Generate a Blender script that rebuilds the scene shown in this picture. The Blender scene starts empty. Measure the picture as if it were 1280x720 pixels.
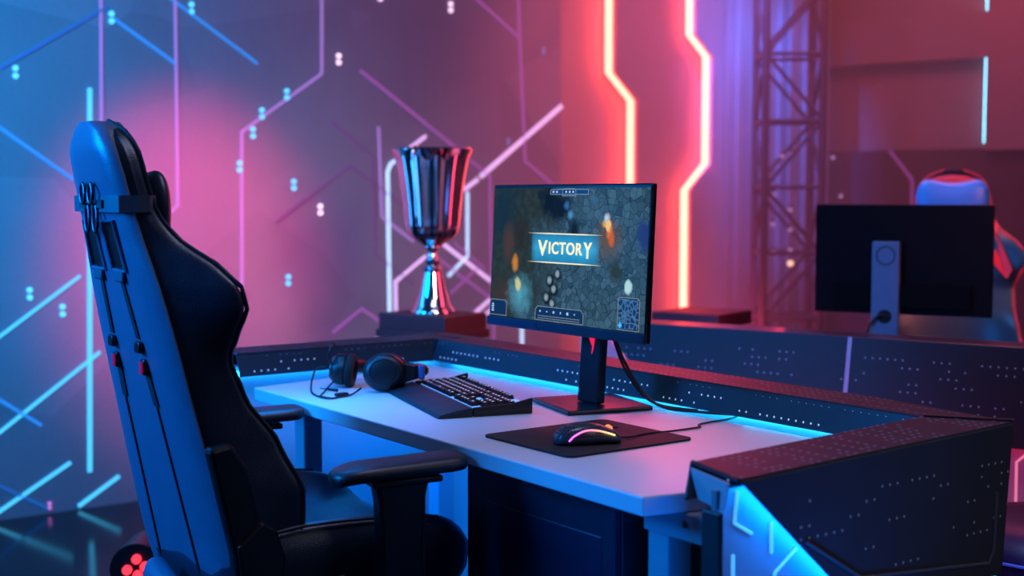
import bpy, bmesh, math, random
from mathutils import Vector, Matrix
random.seed(7)
PI = math.pi
C = bpy.context.scene.collection
sc = bpy.context.scene
R = math.radians

# ------------------------------------------------------------------ materials
def lin(c):
    return tuple((x/12.92 if x <= .04045 else ((x+.055)/1.055)**2.4) for x in c)
def hexc(h):
    return lin(tuple(int(h[i:i+2], 16)/255 for i in (0, 2, 4)))

class NT:
    """small helper around a node tree"""
    def __init__(self, name):
        self.m = bpy.data.materials.new(name); self.m.use_nodes = True
        self.t = self.m.node_tree; self.n = self.t.nodes; self.l = self.t.links
        self.bsdf = self.n['Principled BSDF']; self.out = self.n['Material Output']
    def node(self, typ, **k):
        nd = self.n.new(typ)
        for a, v in k.items():
            if a.startswith('i_'):
                nd.inputs[a[2:].replace('_', ' ')].default_value = v
            else: setattr(nd, a, v)
        return nd
    def link(self, a, b): self.l.new(a, b)
    def math(self, op, a, b=None, clamp=False):
        nd = self.n.new('ShaderNodeMath'); nd.operation = op; nd.use_clamp = clamp
        for i, v in enumerate((a, b)):
            if v is None: continue
            if isinstance(v, (int, float)): nd.inputs[i].default_value = v
            else: self.l.new(v, nd.inputs[i])
        return nd.outputs[0]
    def mix(self, f, a, b):
        nd = self.n.new('ShaderNodeMix'); nd.data_type = 'RGBA'
        for i, v in ((0, f), (6, a), (7, b)):
            if isinstance(v, (int, float)): nd.inputs[i].default_value = v
            elif isinstance(v, tuple): nd.inputs[i].default_value = (*v[:3], 1)
            else: self.l.new(v, nd.inputs[i])
        return nd.outputs[2]
    def obj(self):
        return self.n.new('ShaderNodeTexCoord').outputs['Object']
    def sep(self, v):
        s = self.n.new('ShaderNodeSeparateXYZ'); self.l.new(v, s.inputs[0]); return s.outputs
    def noise(self, v, scale, detail=2):
        nd = self.n.new('ShaderNodeTexNoise'); nd.inputs['Scale'].default_value = scale
        nd.inputs['Detail'].default_value = detail
        if v is not None: self.l.new(v, nd.inputs['Vector'])
        return nd.outputs['Fac']

def P(name, col, rough=.5, metal=0, var=.12, scale=30, bump=0, bscale=200, spec=.5, coat=0):
    """principled material whose colour and roughness wander a little with a noise"""
    t = NT(name); b = t.bsdf
    c = hexc(col) if isinstance(col, str) else col
    o = t.obj(); f = t.noise(o, scale)
    t.link(t.mix(f, tuple(x*(1-var) for x in c), tuple(min(1, x*(1+var)) for x in c)), b.inputs['Base Color'])
    b.inputs['Metallic'].default_value = metal
    t.link(t.math('ADD', t.math('MULTIPLY', f, .12), rough-.06), b.inputs['Roughness'])
    b.inputs['Specular IOR Level'].default_value = spec
    b.inputs['Coat Weight'].default_value = coat
    if bump:
        bp = t.node('ShaderNodeBump'); bp.inputs['Strength'].default_value = bump; bp.inputs['Distance'].default_value = .002
        t.link(t.noise(o, bscale, 3), bp.inputs['Height']); t.link(bp.outputs[0], b.inputs['Normal'])
    return t.m

def E(name, col, strength, base=None):
    t = NT(name); b = t.bsdf
    c = hexc(col) if isinstance(col, str) else col
    b.inputs['Base Color'].default_value = (*(base or tuple(x*.5 for x in c)), 1)
    b.inputs['Emission Color'].default_value = (*c, 1)
    b.inputs['Emission Strength'].default_value = strength
    b.inputs['Roughness'].default_value = .4
    return t.m

def dotted(name, col, dotcol, axes, cell=.014, radius=.17, density=.5, glow=.0, rows=None, rough=.45, clump=5., dots_emit=0.0, metal=0., spec=.25):
    """painted sheet metal with a grid of small punched holes, present in patches"""
    t = NT(name); b = t.bsdf
    s = t.sep(t.obj()); u, v = s[axes[0]], s[axes[1]]
    cu, cv = t.math('DIVIDE', u, cell), t.math('DIVIDE', v, cell)
    fu = t.math('SUBTRACT', t.math('FRACT', cu), .5); fv = t.math('SUBTRACT', t.math('FRACT', cv), .5)
    d = t.math('SQRT', t.math('ADD', t.math('MULTIPLY', fu, fu), t.math('MULTIPLY', fv, fv)))
    hole = t.math('LESS_THAN', d, radius)
    iu, iv = t.math('FLOOR', cu), t.math('FLOOR', cv)
    cmb = t.node('ShaderNodeCombineXYZ'); t.link(t.math('DIVIDE', iu, clump), cmb.inputs[0]); t.link(t.math('MULTIPLY', iv, 3.37), cmb.inputs[1])
    nz = t.node('ShaderNodeTexWhiteNoise'); nz.noise_dimensions = '2D'
    fl = t.node('ShaderNodeCombineXYZ')
    t.link(t.math('FLOOR', t.math('DIVIDE', t.math('ADD', iu, t.math('MULTIPLY', iv, 2.)), clump)), fl.inputs[0]); t.link(iv, fl.inputs[1])
    t.link(fl.outputs[0], nz.inputs['Vector'])
    keep = t.math('LESS_THAN', nz.outputs['Value'], density)
    nz2 = t.node('ShaderNodeTexWhiteNoise'); nz2.noise_dimensions = '2D'
    c2 = t.node('ShaderNodeCombineXYZ'); t.link(iu, c2.inputs[0]); t.link(iv, c2.inputs[1]); t.link(c2.outputs[0], nz2.inputs['Vector'])
    keep = t.math('MULTIPLY', keep, t.math('LESS_THAN', nz2.outputs['Value'], .85))
    hole = t.math('MULTIPLY', hole, keep)
    if rows:
        a0, a1 = rows
        hole = t.math('MULTIPLY', hole, t.math('MULTIPLY', t.math('GREATER_THAN', v, a0), t.math('LESS_THAN', v, a1)))
    c, dc = hexc(col), hexc(dotcol)
    f = t.noise(t.obj(), 14)
    basec = t.mix(f, tuple(x*.85 for x in c), tuple(x*1.15 for x in c))
    t.link(t.mix(hole, basec, dc), b.inputs['Base Color'])
    b.inputs['Roughness'].default_value = rough; b.inputs['Metallic'].default_value = metal; b.inputs['Specular IOR Level'].default_value = spec
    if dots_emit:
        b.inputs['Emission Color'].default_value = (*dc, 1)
        t.link(t.math('MULTIPLY', hole, dots_emit), b.inputs['Emission Strength'])  # light behind the punched holes painted in as emission
    return t.m

# ------------------------------------------------------------------ mesh building
class MB:
    def __init__(self): self.v = []; self.f = []
    def add(self, vs, fs, M=None):
        o = len(self.v)
        self.v += [tuple(M @ Vector(p)) if M is not None else tuple(p) for p in vs]
        self.f += [tuple(i+o for i in f) for f in fs]
        return self
    def box(self, c, s, M=None):
        x, y, z = (a/2 for a in s)
        vs = [(c[0]+i*x, c[1]+j*y, c[2]+k*z) for i in (-1, 1) for j in (-1, 1) for k in (-1, 1)]
        return self.add(vs, [(0, 1, 3, 2), (4, 6, 7, 5), (0, 4, 5, 1), (2, 3, 7, 6), (0, 2, 6, 4), (1, 5, 7, 3)], M)
    def prism(self, poly, vec, M=None):
        """extrude a planar polygon of 3-D points by vec"""
        n = len(poly); vec = Vector(vec)
        vs = [Vector(p) for p in poly] + [Vector(p)+vec for p in poly]
        fs = [tuple(range(n))[::-1], tuple(range(n, 2*n))] + [(i, (i+1) % n, n+(i+1) % n, n+i) for i in range(n)]
        return self.add(vs, fs, M)
    def loft(self, rings, M=None, caps=True, closed=True):
        n = len(rings[0]); vs = [p for r in rings for p in r]; fs = []
        for a in range(len(rings)-1):
            for i in range(n if closed else n-1):
                j = (i+1) % n
                fs.append((a*n+i, a*n+j, (a+1)*n+j, (a+1)*n+i))
        if caps:
            fs.append(tuple(range(n))[::-1]); fs.append(tuple((len(rings)-1)*n+i for i in range(n)))
        return self.add(vs, fs, M)
    def lathe(self, prof, n=32, M=None, flute=None):
        rings = []
        for r, z in prof:
            rings.append([((r*(1+(flute(a, z) if flute else 0)))*math.cos(a), (r*(1+(flute(a, z) if flute else 0)))*math.sin(a), z)
                          for a in (2*PI*i/n for i in range(n))])
        return self.loft(rings, M)
    def cyl(self, a, b, r, n=16, r2=None, M=None):
        return self.tube([a, b], r, n, M=M, radii=[r, r if r2 is None else r2])
    def tube(self, pts, r, n=8, M=None, radii=None, flat=1.0, upv=None):
        pts = [Vector(p) for p in pts]; rings = []; N = len(pts); prev = None
        for i, p in enumerate(pts):
            t = (pts[min(i+1, N-1)]-pts[max(i-1, 0)]).normalized()
            if prev is None:
                u = Vector(upv) if upv else (Vector((0, 0, 1)) if abs(t.z) < .9 else Vector((1, 0, 0)))
            else: u = prev
            u = (u-t*u.dot(t)).normalized(); w = t.cross(u); prev = u
            rr = radii[i] if radii else r
            rings.append([p+u*(rr*flat*math.cos(a))+w*(rr*math.sin(a)) for a in (2*PI*k/n for k in range(n))])
        return self.loft(rings, M)
    def build(self, name, mat, parent=None, smooth=True, bevel=0, seg=2, loc=None, rot=None, subsurf=0, angle=40):
        me = bpy.data.meshes.new(name); me.from_pydata(self.v, [], self.f); me.validate()
        bm = bmesh.new(); bm.from_mesh(me); bmesh.ops.recalc_face_normals(bm, faces=bm.faces); bm.to_mesh(me); bm.free()
        o = bpy.data.objects.new(name, me); C.objects.link(o)
        if isinstance(mat, (list, tuple)):
            for m in mat: me.materials.append(m)
        else: me.materials.append(mat)
        if parent is not None: o.parent = parent
        if loc: o.location = loc
        if rot: o.rotation_euler = rot
        if smooth:
            for p in me.polygons: p.use_smooth = True
            if not subsurf: me.set_sharp_from_angle(angle=R(angle))
        if bevel:
            m = o.modifiers.new('bevel', 'BEVEL'); m.width = bevel; m.segments = seg; m.limit_method = 'ANGLE'; m.angle_limit = R(40)
            m.harden_normals = False
        if subsurf:
            m = o.modifiers.new('sub', 'SUBSURF'); m.levels = subsurf; m.render_levels = subsurf
        return o

def catmull(pts, k=6):
    pts = [Vector(p) for p in pts]; out = []
    for i in range(len(pts)-1):
        p0, p1, p2, p3 = pts[max(i-1, 0)], pts[i], pts[i+1], pts[min(i+2, len(pts)-1)]
        for j in range(k):
            t = j/k
            out.append(.5*((2*p1)+(p2-p0)*t+(2*p0-5*p1+4*p2-p3)*t*t+(3*p1-p0-3*p2+p3)*t**3))
    out.append(pts[-1]); return out

def tag(o, label=None, cat=None, group=None, kind=None):
    if label: o['label'] = label
    if cat: o['category'] = cat
    if group: o['group'] = group
    if kind: o['kind'] = kind
    return o
def empty(name, loc=(0, 0, 0), rz=0, label=None, cat=None, group=None, kind=None):
    o = bpy.data.objects.new(name, None); C.objects.link(o); o.empty_display_size = .1
    o.location = loc; o.rotation_euler = (0, 0, rz)
    return tag(o, label, cat, group, kind)
def struct(name, mb, mat, **k): return tag(mb.build(name, mat, **k), kind='structure')

# ------------------------------------------------------------------ shared materials
M = {}
M['wall'] = None
def wall_mat(name, c0, c1, rough=.75):
    t = NT(name); o = t.obj()
    f = t.noise(o, 1.6, 4); g = t.noise(o, 60, 2)
    v = t.node('ShaderNodeTexVoronoi', feature='F1'); v.inputs['Scale'].default_value = 1.5; t.link(o, v.inputs['Vector'])
    cell = t.sep(v.outputs['Color'])[0]
    k = t.math('ADD', t.math('MULTIPLY', f, .7), t.math('MULTIPLY', cell, .3))
    col = t.mix(k, hexc(c0), hexc(c1))
    t.link(t.mix(t.math('MULTIPLY', g, .25), col, tuple(x*.7 for x in hexc(c0))), t.bsdf.inputs['Base Color'])
    t.bsdf.inputs['Roughness'].default_value = rough
    t.bsdf.inputs['Specular IOR Level'].default_value = .25
    return t.m
M['wall'] = wall_mat('wall_paint', '6d6a74', '9a96a0')
M['wall_red'] = wall_mat('recess_paint', '8c8286', 'a89ea2')
M['wall_dark'] = wall_mat('dark_wall_paint', '6a4c52', '7a5c62')
M['floor'] = P('floor_gloss', '060a14', .12, var=.3, scale=3, spec=.6)
M['black_plastic'] = P('black_plastic', '07090d', .38, bump=.15, bscale=500)
M['black_satin'] = P('black_satin', '07090e', .3)
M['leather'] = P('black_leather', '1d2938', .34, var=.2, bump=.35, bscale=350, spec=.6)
M['shell'] = P('chair_rear_shell', '55657c', .36, var=.08, bump=.2, bscale=300, spec=.6)  # paler copy of the chair leather, light on the rear put into the colour
M['piping'] = P('seam_piping', '1d2530', .35)
M['strap'] = P('strap_web', '10151d', .7, bump=.5, bscale=900)
M['strap_light'] = P('strap_band', '3a4656', .55, bump=.3, bscale=900)
M['chrome'] = P('chrome', 'c8ccd4', .14, metal=1, var=.04)
M['clip'] = P('clip_metal', '4a525e', .38, metal=.8, var=.04)
M['trophy'] = P('trophy_silver', 'd6d8dc', .13, metal=1, var=.05)
M['tag_red'] = E('red_tag', 'c01848', .25, base=hexc('c01848'))
M['pile'] = P('grey_suede_edge', '4a4a52', .8)
M['desk_top'] = P('white_laminate', 'cfcfd4', .42, var=.03, spec=.35)
M['desk_metal'] = P('grey_metal', '8a929e', .4, metal=.0, var=.05)
M['body'] = P('white_body_panel', '9a9ca4', .5, var=.03)
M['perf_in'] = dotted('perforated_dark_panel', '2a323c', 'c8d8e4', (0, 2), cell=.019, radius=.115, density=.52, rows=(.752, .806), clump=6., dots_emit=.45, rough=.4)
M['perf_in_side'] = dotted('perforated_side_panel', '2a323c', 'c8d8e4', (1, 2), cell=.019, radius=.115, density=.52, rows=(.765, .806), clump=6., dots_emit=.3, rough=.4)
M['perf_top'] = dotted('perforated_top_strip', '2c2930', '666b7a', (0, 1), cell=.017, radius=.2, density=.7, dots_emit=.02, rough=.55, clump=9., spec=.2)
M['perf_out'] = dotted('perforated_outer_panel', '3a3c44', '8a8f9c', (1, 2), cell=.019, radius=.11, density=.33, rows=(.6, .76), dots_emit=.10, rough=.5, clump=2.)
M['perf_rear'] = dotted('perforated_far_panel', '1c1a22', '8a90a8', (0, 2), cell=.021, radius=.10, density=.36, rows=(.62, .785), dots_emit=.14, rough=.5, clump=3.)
M['trim_dark'] = P('dark_edge_trim', '15161c', .5)
M['led_cyan'] = E('cyan_led', (.01, .30, 1.0), 3.6)
M['led_cyan_soft'] = E('cyan_led_soft', (.03, .42, 1.0), 5)
M['led_red'] = E('red_led', (1.0, .03, .12), 6)
M['lamp_red'] = E('red_lamp', (1., .03, .05), 2.2)
M['cable'] = P('cable_rubber', '0a0b0f', .5)

# ------------------------------------------------------------------ camera
Fpx = 1650.0
CAM = Vector((2.205, -1.347, 1.21)); YAW = R(36.3); PITCH = math.atan(115/1650)
cam_d = bpy.data.cameras.new('camera'); cam = bpy.data.objects.new('camera', cam_d); C.objects.link(cam)
cam_d.sensor_width = 36; cam_d.lens = 36*Fpx/1280; cam_d.clip_start = .05; cam_d.clip_end = 60
fwd = Vector((-math.cos(YAW)*math.cos(PITCH), math.sin(YAW)*math.cos(PITCH), -math.sin(PITCH)))
cam.location = CAM; cam.rotation_euler = fwd.to_track_quat('-Z', 'Y').to_euler()
cam_d.dof.use_dof = True; cam_d.dof.focus_distance = 2.62; cam_d.dof.aperture_fstop = 2.6
sc.camera = cam

# ------------------------------------------------------------------ room shell
WX = -2.85
struct('floor', MB().box((0, .8, -.05), (9.4, 9.6, .1)), M['floor'], smooth=False)
struct('wall_left', MB().box((WX-.1, -.65, 1.6), (.2, 6.62, 3.2)), M['wall'], smooth=False)
struct('wall_recess', MB().box((WX-.2, 3.25, 1.6), (.2, 1.18, 3.2)), M['wall_red'], smooth=False)
# two raised zig-zag panels beside the neon strips
Z1 = [(3.01, 3.2), (3.01, 1.828), (3.157, 1.695), (3.157, 1.235), (3.06, 1.14), (3.03, 0.0)]
Z2 = [(3.473, 3.2), (3.473, 2.039), (3.594, 1.935), (3.594, 1.38), (3.447, 1.24), (3.447, 0.0)]
def slab(zz, x0, x1, yend):
    poly = [(x0, y, z) for y, z in zz] + [(x0, yend, 0), (x0, yend, 3.2)]
    return MB().prism(poly, (x1-x0, 0, 0))
struct('trim_1', slab(Z1, WX-.10, WX-.0, 3.84), M['wall'], smooth=False)
struct('trim_2', slab(Z2, WX+.0, WX+.09, 3.84), M['wall'], smooth=False)
QR = empty('wall_right', (-3.003, 3.778, 0), R(16.7)); QR['kind'] = 'structure'
MB().box((2.6, .1, 1.6), (5.4, .2, 3.2)).build('wall_surface', M['wall_dark'], QR, smooth=False)
def on_right(name, mb, mat, **k):
    return tag(mb.build(name, mat, loc=(-3.003, 3.778, 0), rot=(0, 0, R(16.7)), **k), kind='structure')
on_right('trim_3', MB().box((1.12, -.04, 1.966), (.83, .08, .21)).box((2.6, -.04, 1.966), (2.1, .08, .21)), M['wall_dark'], smooth=False)
on_right('trim_4', MB().box((2.1, -.05, 2.3), (1.12, .1, 1.75)), M['wall_dark'], smooth=False)

# light lines on the left wall: (y, z) polylines
LC = {'cy': E('line_cyan', '4cc4f0', 1.15), 'bl': E('line_blue', '2f8fe0', .75), 'bd': E('line_blue_dim', '2a78c4', .45), 'li': E('line_lilac', 'b48ad8', .62),
      'pu': E('line_purple', 'b468c0', .45), 'pk': E('line_bright', 'e4b8f4', 1.1), 'wh': E('line_white', 'b8dcff', 1.25), 'dk': E('line_dim', '8a5a98', .26)}
GL = 'light lines running over the left wall'
LINES = [
 ('bd', .009, [(.034, 1.679), (.441, 1.936)], 'dim blue slanting light line in the top left corner of the wall'),
 ('li', .008, [(.414, 1.989), (.403, 1.35)], 'pale lilac upright light line ending behind the headrest of the black chair'),
 ('bl', .010, [(.456, 1.895), (.71, 1.733)], 'blue light line slanting down from a twin dot above the black chair'),
 ('li', .008, [(.711, 2.15), (.71, 1.733), (.707, 1.172), (.679, 1.146)], 'lilac upright light line with hooked foot right of the black chair headrest'),
 ('bl', .009, [(.666, 2.005), (1.063, 1.754)], 'blue slanting light line at the top between two upright lilac lines'),
 ('bl', .010, [(-.05, 1.515), (.294, 1.271)], 'blue light line slanting down to the black chair headrest from the left'),
 ('cy', .014, [(.363, 1.622), (.33, .14)], 'bright cyan upright light line passing behind the black chair back'),
 ('cy', .009, [(-.06, .643), (.31, .904)], 'cyan light line rising towards the upper back of the black chair'),
 ('cy', .010, [(-.07, .284), (.381, .606)], 'cyan light line rising across the bright upright line low on the left'),
 ('bl', .010, [(-.06, .497), (.151, .341)], 'short blue light line slanting down low at the left edge'),
 ('cy', .011, [(-.04, -.002+.02), (.257, .187)], 'cyan light line rising from the floor edge at far left'),
 ('cy', .012, [(.283, .012), (.446, .11)], 'short cyan light line by the floor beside the black chair'),
 ('bd', .009, [(-.035, .147), (.167, .02)], 'dim blue light line slanting down to the floor at far left'),
 ('li', .009, [(1.363, 2.12), (1.359, 1.73), (.987, 1.472), (.977, .76)], 'long lilac light line stepping left and down past a column of cyan dots'),
 ('dk', .009, [(1.138, 1.103), (1.491, 1.342), (1.788, 1.149)], 'dim purple peaked light line left of the trophy cup'),
 ('pu', .010, [(1.547, 1.754), (2.061, 1.419), (2.236, 1.3), (2.245, .75)], 'long purple light line slanting down behind the trophy rim then dropping'),
 ('dk', .009, [(1.403, 1.525), (1.604, 1.385), (1.616, .953), (1.815, .814)], 'dim purple bent light line outermost left of the trophy cup'),
 ('li', .009, [(1.637, 1.515), (1.65, 1.118), (1.816, 1.005)], 'lilac upright light line turning in under the trophy bowl'),
 ('wh', .013, [(1.688, .60), (1.681, 1.316), (1.697, 1.352), (1.747, 1.381)], 'bright white upright light line directly left of the trophy'),
 ('pk', .011, [(1.794, 1.421), (1.883, 1.48)], 'short bright pink light stub over the trophy rim'),
 ('pk', .017, [(2.665, 1.647), (2.182, 1.299)], 'thick bright pink light bar rising above the lit monitor'),
 ('pk', .014, [(2.168, 1.288), (2.091, 1.239)], 'short pink light stub touching the right side of the trophy bowl'),
 ('pu', .010, [(2.399, 2.2), (2.408, 1.971), (2.437, 1.483), (2.442, 1.374), (2.607, 1.268)], 'long purple light line coming down to the top of the lit monitor'),
 ('pu', .010, [(2.10, 2.155), (2.404, 1.955)], 'purple light line slanting down to join a long upright line at top'),
 ('wh', .011, [(2.109, 1.228), (2.108, .932), (2.001, .843)], 'white upright light line right of the trophy bowl bending to its stem'),
 ('pk', .014, [(1.975, .99), (2.30, .772)], 'bright pink light line running from the trophy stem down to the monitor'),
 ('pu', .010, [(1.949, .922), (2.245, .725)], 'purple light line below the bright one by the trophy stem'),
 ('pu', .009, [(2.033, .993), (2.208, .87)], 'thin purple light line above the bright one by the trophy stem'),
 ('pk', .011, [(1.721, .60), (1.718, .828), (1.88, .938)], 'pink bent light line rising to the trophy stem from the left'),
 ('pu', .009, [(2.167, .875), (2.014, .762)], 'purple light line crossing two others right of the trophy foot'),
 ('pk', .013, [(2.126, .648), (2.30, .768)], 'upper of two parallel pink light lines beside the trophy plinth'),
 ('pk', .010, [(2.148, .617), (2.30, .712)], 'lower of two parallel pink light lines beside the trophy plinth'),
 ('pu', .009, [(1.401, .618), (1.545, .715), (1.688, .618)], 'low purple peaked light line left of the trophy plinth'),
 ('pk', .009, [(1.609, .573), (1.667, .609)], 'tiny pink light stub at the left foot of the trophy plinth'),
 ('wh', .013, [(2.423, .62), (2.424, .40)], 'white upright light line seen under the lit monitor'),
 ('pu', .010, [(2.258, .62), (2.258, .42)], 'purple upright light line under the left corner of the lit monitor'),
]
def ribbon(pts, w, x=WX, h=.006):
    """flat light strip following a polyline that lies on the wall plane, mitred at the bends"""
    pts = [Vector(p) for p in pts]; L = []; Rr = []
    for i, p in enumerate(pts):
        a = (pts[i]-pts[i-1]).normalized() if i else None
        b = (pts[i+1]-pts[i]).normalized() if i < len(pts)-1 else None
        if a is None: n = Vector((-b.y, b.x)); k = 1
        elif b is None: n = Vector((-a.y, a.x)); k = 1
        else:
            n = (Vector((-a.y, a.x))+Vector((-b.y, b.x))).normalized(); k = 1/max(.4, n.dot(Vector((-a.y, a.x))))
        L.append(p+n*w*k); Rr.append(p-n*w*k)
    rings = [[(x-.002, l.x, l.y), (x+h, l.x, l.y), (x+h, r.x, r.y), (x-.002, r.x, r.y)] for l, r in zip(L, Rr)]
    return MB().loft(rings)
for c, w, pts, lab in LINES:
    tag(ribbon(pts, w*.62).build('light_line', LC[c], smooth=False), lab, 'light line', GL)

# twin-dot wall lights
DC = {'c': E('dot_cyan', '54c8f0', 1.5), 'w': E('dot_white', 'ffd8f4', 1.6), 'd': E('dot_dim', '8a8ad8', .7), 'p': E('dot_pink', 'd880d8', 1.0)}
DOTS = [(.088, 1.667, 'c', 'cyan twin dot light under the dim blue line at top left'),
 (.453, 1.895, 'c', 'cyan twin dot light on the end of the slanting blue line above the chair'),
 (.778, 1.958, 'c', 'cyan twin dot light at the top right of the upright lilac line'),
 (.119, .844, 'c', 'upper left of two cyan twin dots left of the black chair back'),
 (.24, .775, 'c', 'lower right of two cyan twin dots left of the black chair back'),
 (.975, 1.331, 'c', 'cyan twin dot light on the upright lilac line right of the chair'),
 (1.037, 1.471, 'c', 'lowest of three cyan twin dots climbing along the slanting lilac line'),
 (1.078, 1.551, 'c', 'middle of three cyan twin dots climbing along the slanting lilac line'),
 (1.193, 1.635, 'c', 'topmost of three cyan twin dots climbing along the slanting lilac line'),
 (1.221, 1.257, 'c', 'cyan twin dot light standing alone above the dim purple peak'),
 (1.19, .855, 'c', 'cyan twin dot light low on the wall above the headset'),
 (1.345, 1.152, 'w', 'white twin dot light below the left arm of the dim purple peak'),
 (1.441, 1.796, 'w', 'white twin dot light beside the upper end of the long lilac line'),
 (2.019, 2.065, 'w', 'white twin dot light at the top of the wall above the trophy'),
 (2.552, 1.905, 'd', 'dim violet twin dot light near the red wall corner'),
 (2.343, 1.466, 'd', 'dim violet twin dot light just above the thick pink bar'),
 (2.198, .584, 'w', 'white twin dot light low between trophy plinth and monitor'),
 (1.65, 2.085, 'w', 'white twin dot light cut off by the top edge'),
 (.173, .03, 'p', 'small pink twin dot light by the floor at far left')]
for y, z, c, lab in DOTS:
    mb = MB(); s = .6 if c in 'dp' else 1
    for dz in (-.014, .014):
        mb.cyl((WX-.002, y, z+dz*s), (WX+.008, y, z+dz*s), .0105*s, 12)
    tag(mb.build('twin_dot_light', DC[c]), lab, 'wall light', 'twin dot lights on the left wall')

# neon strips
M['neon'] = E('neon_strip', (1.0, .062, .040), 26.0)
M['neon2'] = E('neon_strip_soft', (1.0, .062, .042), 22.0)
def neon(zz, x, r, mat, lab):
    pts = [Vector((x, y-.008, max(z, .02))) for y, z in zz]
    return tag(MB().tube(pts, r, 8).build('neon_strip', mat), lab, 'neon light', 'neon strips on the red wall')
neon(Z1, WX-.045, .020, M['neon2'], 'broad soft red glowing neon strip stepping right, behind the lit monitor')
neon(Z2, WX+.05, .019, M['neon'], 'crisp pale glowing neon strip with a bulge to the right, by the curtain')

# cyan strips on the right wall
def rw(mb, name, mat, lab, cat, group=None):
    return tag(mb.build(name, mat, loc=(-3.003, 3.778, 0), rot=(0, 0, R(16.7))), lab, cat, group)
M['strip_blue'] = E('pale_cyan_strip', (.12, .46, .62), 6)
rw(MB().box((1.527, -.04, 2.19), (.016, .03, .22)), 'wall_strip_light', M['strip_blue'], 'short pale cyan strip light at the very top of the right wall', 'strip light', 'pale strip lights on the right wall')
rw(MB().box((1.527, -.04, 1.66), (.016, .03, .40)), 'wall_strip_light', M['strip_blue'], 'longer pale cyan strip light glowing above the red and blue chair', 'strip light', 'pale strip lights on the right wall')
# dark display wall behind the far desk
sb = empty('display_board', (-3.003, 3.778, 0), R(16.7), 'wide dark purple display board behind the far chair with a faint pink line', 'display board')
M['board'] = P('dark_board', '3a2230', .8, var=.3, scale=5, spec=.1)
MB().box((1.66, -.025, .72), (1.9, .05, 1.43)).build('board_panel', M['board'], sb, smooth=False)
ribb = MB().tube([(1.066, -.055, 1.43), (1.182, -.055, 1.288), (1.182, -.055, 1.1)], .008, 6).build('light_line', E('board_line', 'a050b0', .3), sb)

# curtain
def curtain():
    n = 90; rings = []
    for zz in (.02, .9, 1.8, 3.1):
        ring = []
        for i in range(n+1):
            s = i/n; x = .20+.60*s
            y = -.20+.035*math.sin(s*52+.3*math.sin(zz*2))+.02*math.sin(s*23+1)
            ring.append((x, y, zz))
        rings.append(ring)
    return MB().loft(rings, caps=False, closed=False)
M['curtain'] = P('curtain_cloth', '6a5f68', .9, bump=.4, bscale=400)
cu = tag(curtain().build('curtain', M['curtain'], loc=(-3.003, 3.778, 0), rot=(0, 0, R(16.7))), 'tall pleated dark curtain between the neon strips and the truss tower', 'curtain')
cu.modifiers.new('thick', 'SOLIDIFY').thickness = .004

# truss tower
tr = empty('lighting_truss', (-1.98, 3.31, 0), R(53), 'tall dark lattice truss tower standing in front of the curtain', 'truss')
M['truss'] = P('truss_metal', '3c2c3a', .7, spec=.2)
hw = .13
for sx in (-1, 1):
    for sy in (-1, 1):
        MB().cyl((sx*hw, sy*hw, 0), (sx*hw, sy*hw, 3.1), .018, 10).build('chord', M['truss'], tr)
for sx, sy, dx, dy in ((-1, -1, 1, 0), (-1, 1, 1, 0), (-1, -1, 0, 1), (1, -1, 0, 1)):
    mb = MB()
    for k in range(10):
        z0 = .05+k*.3
        a = (sx*hw, sy*hw, z0); b = (sx*hw+dx*2*hw, sy*hw+dy*2*hw, z0+.3)
        if k % 2: a, b = (b[0], b[1], z0), (a[0], a[1], z0+.3)
        mb.cyl(a, b, .009, 8); mb.cyl((sx*hw, sy*hw, z0), (sx*hw+dx*2*hw, sy*hw+dy*2*hw, z0), .009, 8)
    mb.build('lattice_brace', M['truss'], tr)
MB().box((0, 0, .01), (.4, .4, .02)).build('base_plate', M['truss'], tr)
M['bulb'] = E('dim_bulb', 'b890c0', .55); M['bulb_w'] = E('warm_bulb', 'ffd0b0', 1.3)
BUL = [(-1.994, 3.288, 1.394), (-1.968, 3.324, 1.402), (-2.008, 3.248, 1.217), (-1.958, 3.307, 1.147), (-2.002, 3.239, 1.081), (-1.953, 3.304, 1.055),
       (-1.995, 3.234, .952), (-1.948, 3.3, .963), (-1.944, 3.297, .9), (-1.876, 3.444, 1.358), (-1.855, 3.475, 1.387), (-1.869, 3.434, 1.195), (-1.824, 3.498, 1.21)]
BL = ['dim bulb highest on the left side of the truss', 'dim bulb highest in the middle of the truss', 'dim bulb on the truss left edge below the topmost pair', 'dim bulb in the middle of the truss under the left edge bulb',
      'dim bulb on the truss left edge, third from top', 'dim bulb in the middle of the truss, third from top', 'lowest dim bulb on the truss left edge', 'dim bulb just over the warm white one', 'warm white glowing bulb low on the truss',
      'dim bulb highest on the right of the truss, lower of a pair', 'dim bulb highest on the right of the truss, upper of a pair', 'dim bulb left of two over the far monitor corner', 'dim bulb right of two over the far monitor corner']
for i, p in enumerate(BUL):
    # each bulb sits in a little socket clipped to a cable on the truss face
    d = (CAM-Vector(p)).normalized(); q = Vector(p)
    b = empty('truss_bulb', q, 0, BL[i], 'bulb', 'small round bulbs on the truss')
    r = .014 if i == 8 else .010
    MB().lathe([(0.001, -r)]+[(r*math.cos(a), r*math.sin(a)) for a in (R(x) for x in range(-75, 76, 25))]+[(0.001, r)], 14).build('globe', M['bulb_w'] if i == 8 else M['bulb'], b)
    MB().cyl((0, 0, r*.8), (0, 0, r*.8+.016), .007, 8).build('socket', M['truss'], b)

# ------------------------------------------------------------------ our station: surround
su = empty('desk_surround', (0, 0, 0), 0, 'dark perforated shroud wrapping the near desk over glowing blue body panels', 'desk surround')
def fl(name, poly, vec, mat, bevel=.002, **k): return MB().prism(poly, vec).build(name, mat, su, smooth=False, bevel=bevel, **k)
XL, XR, YB = -.85, .752, .632
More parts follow.
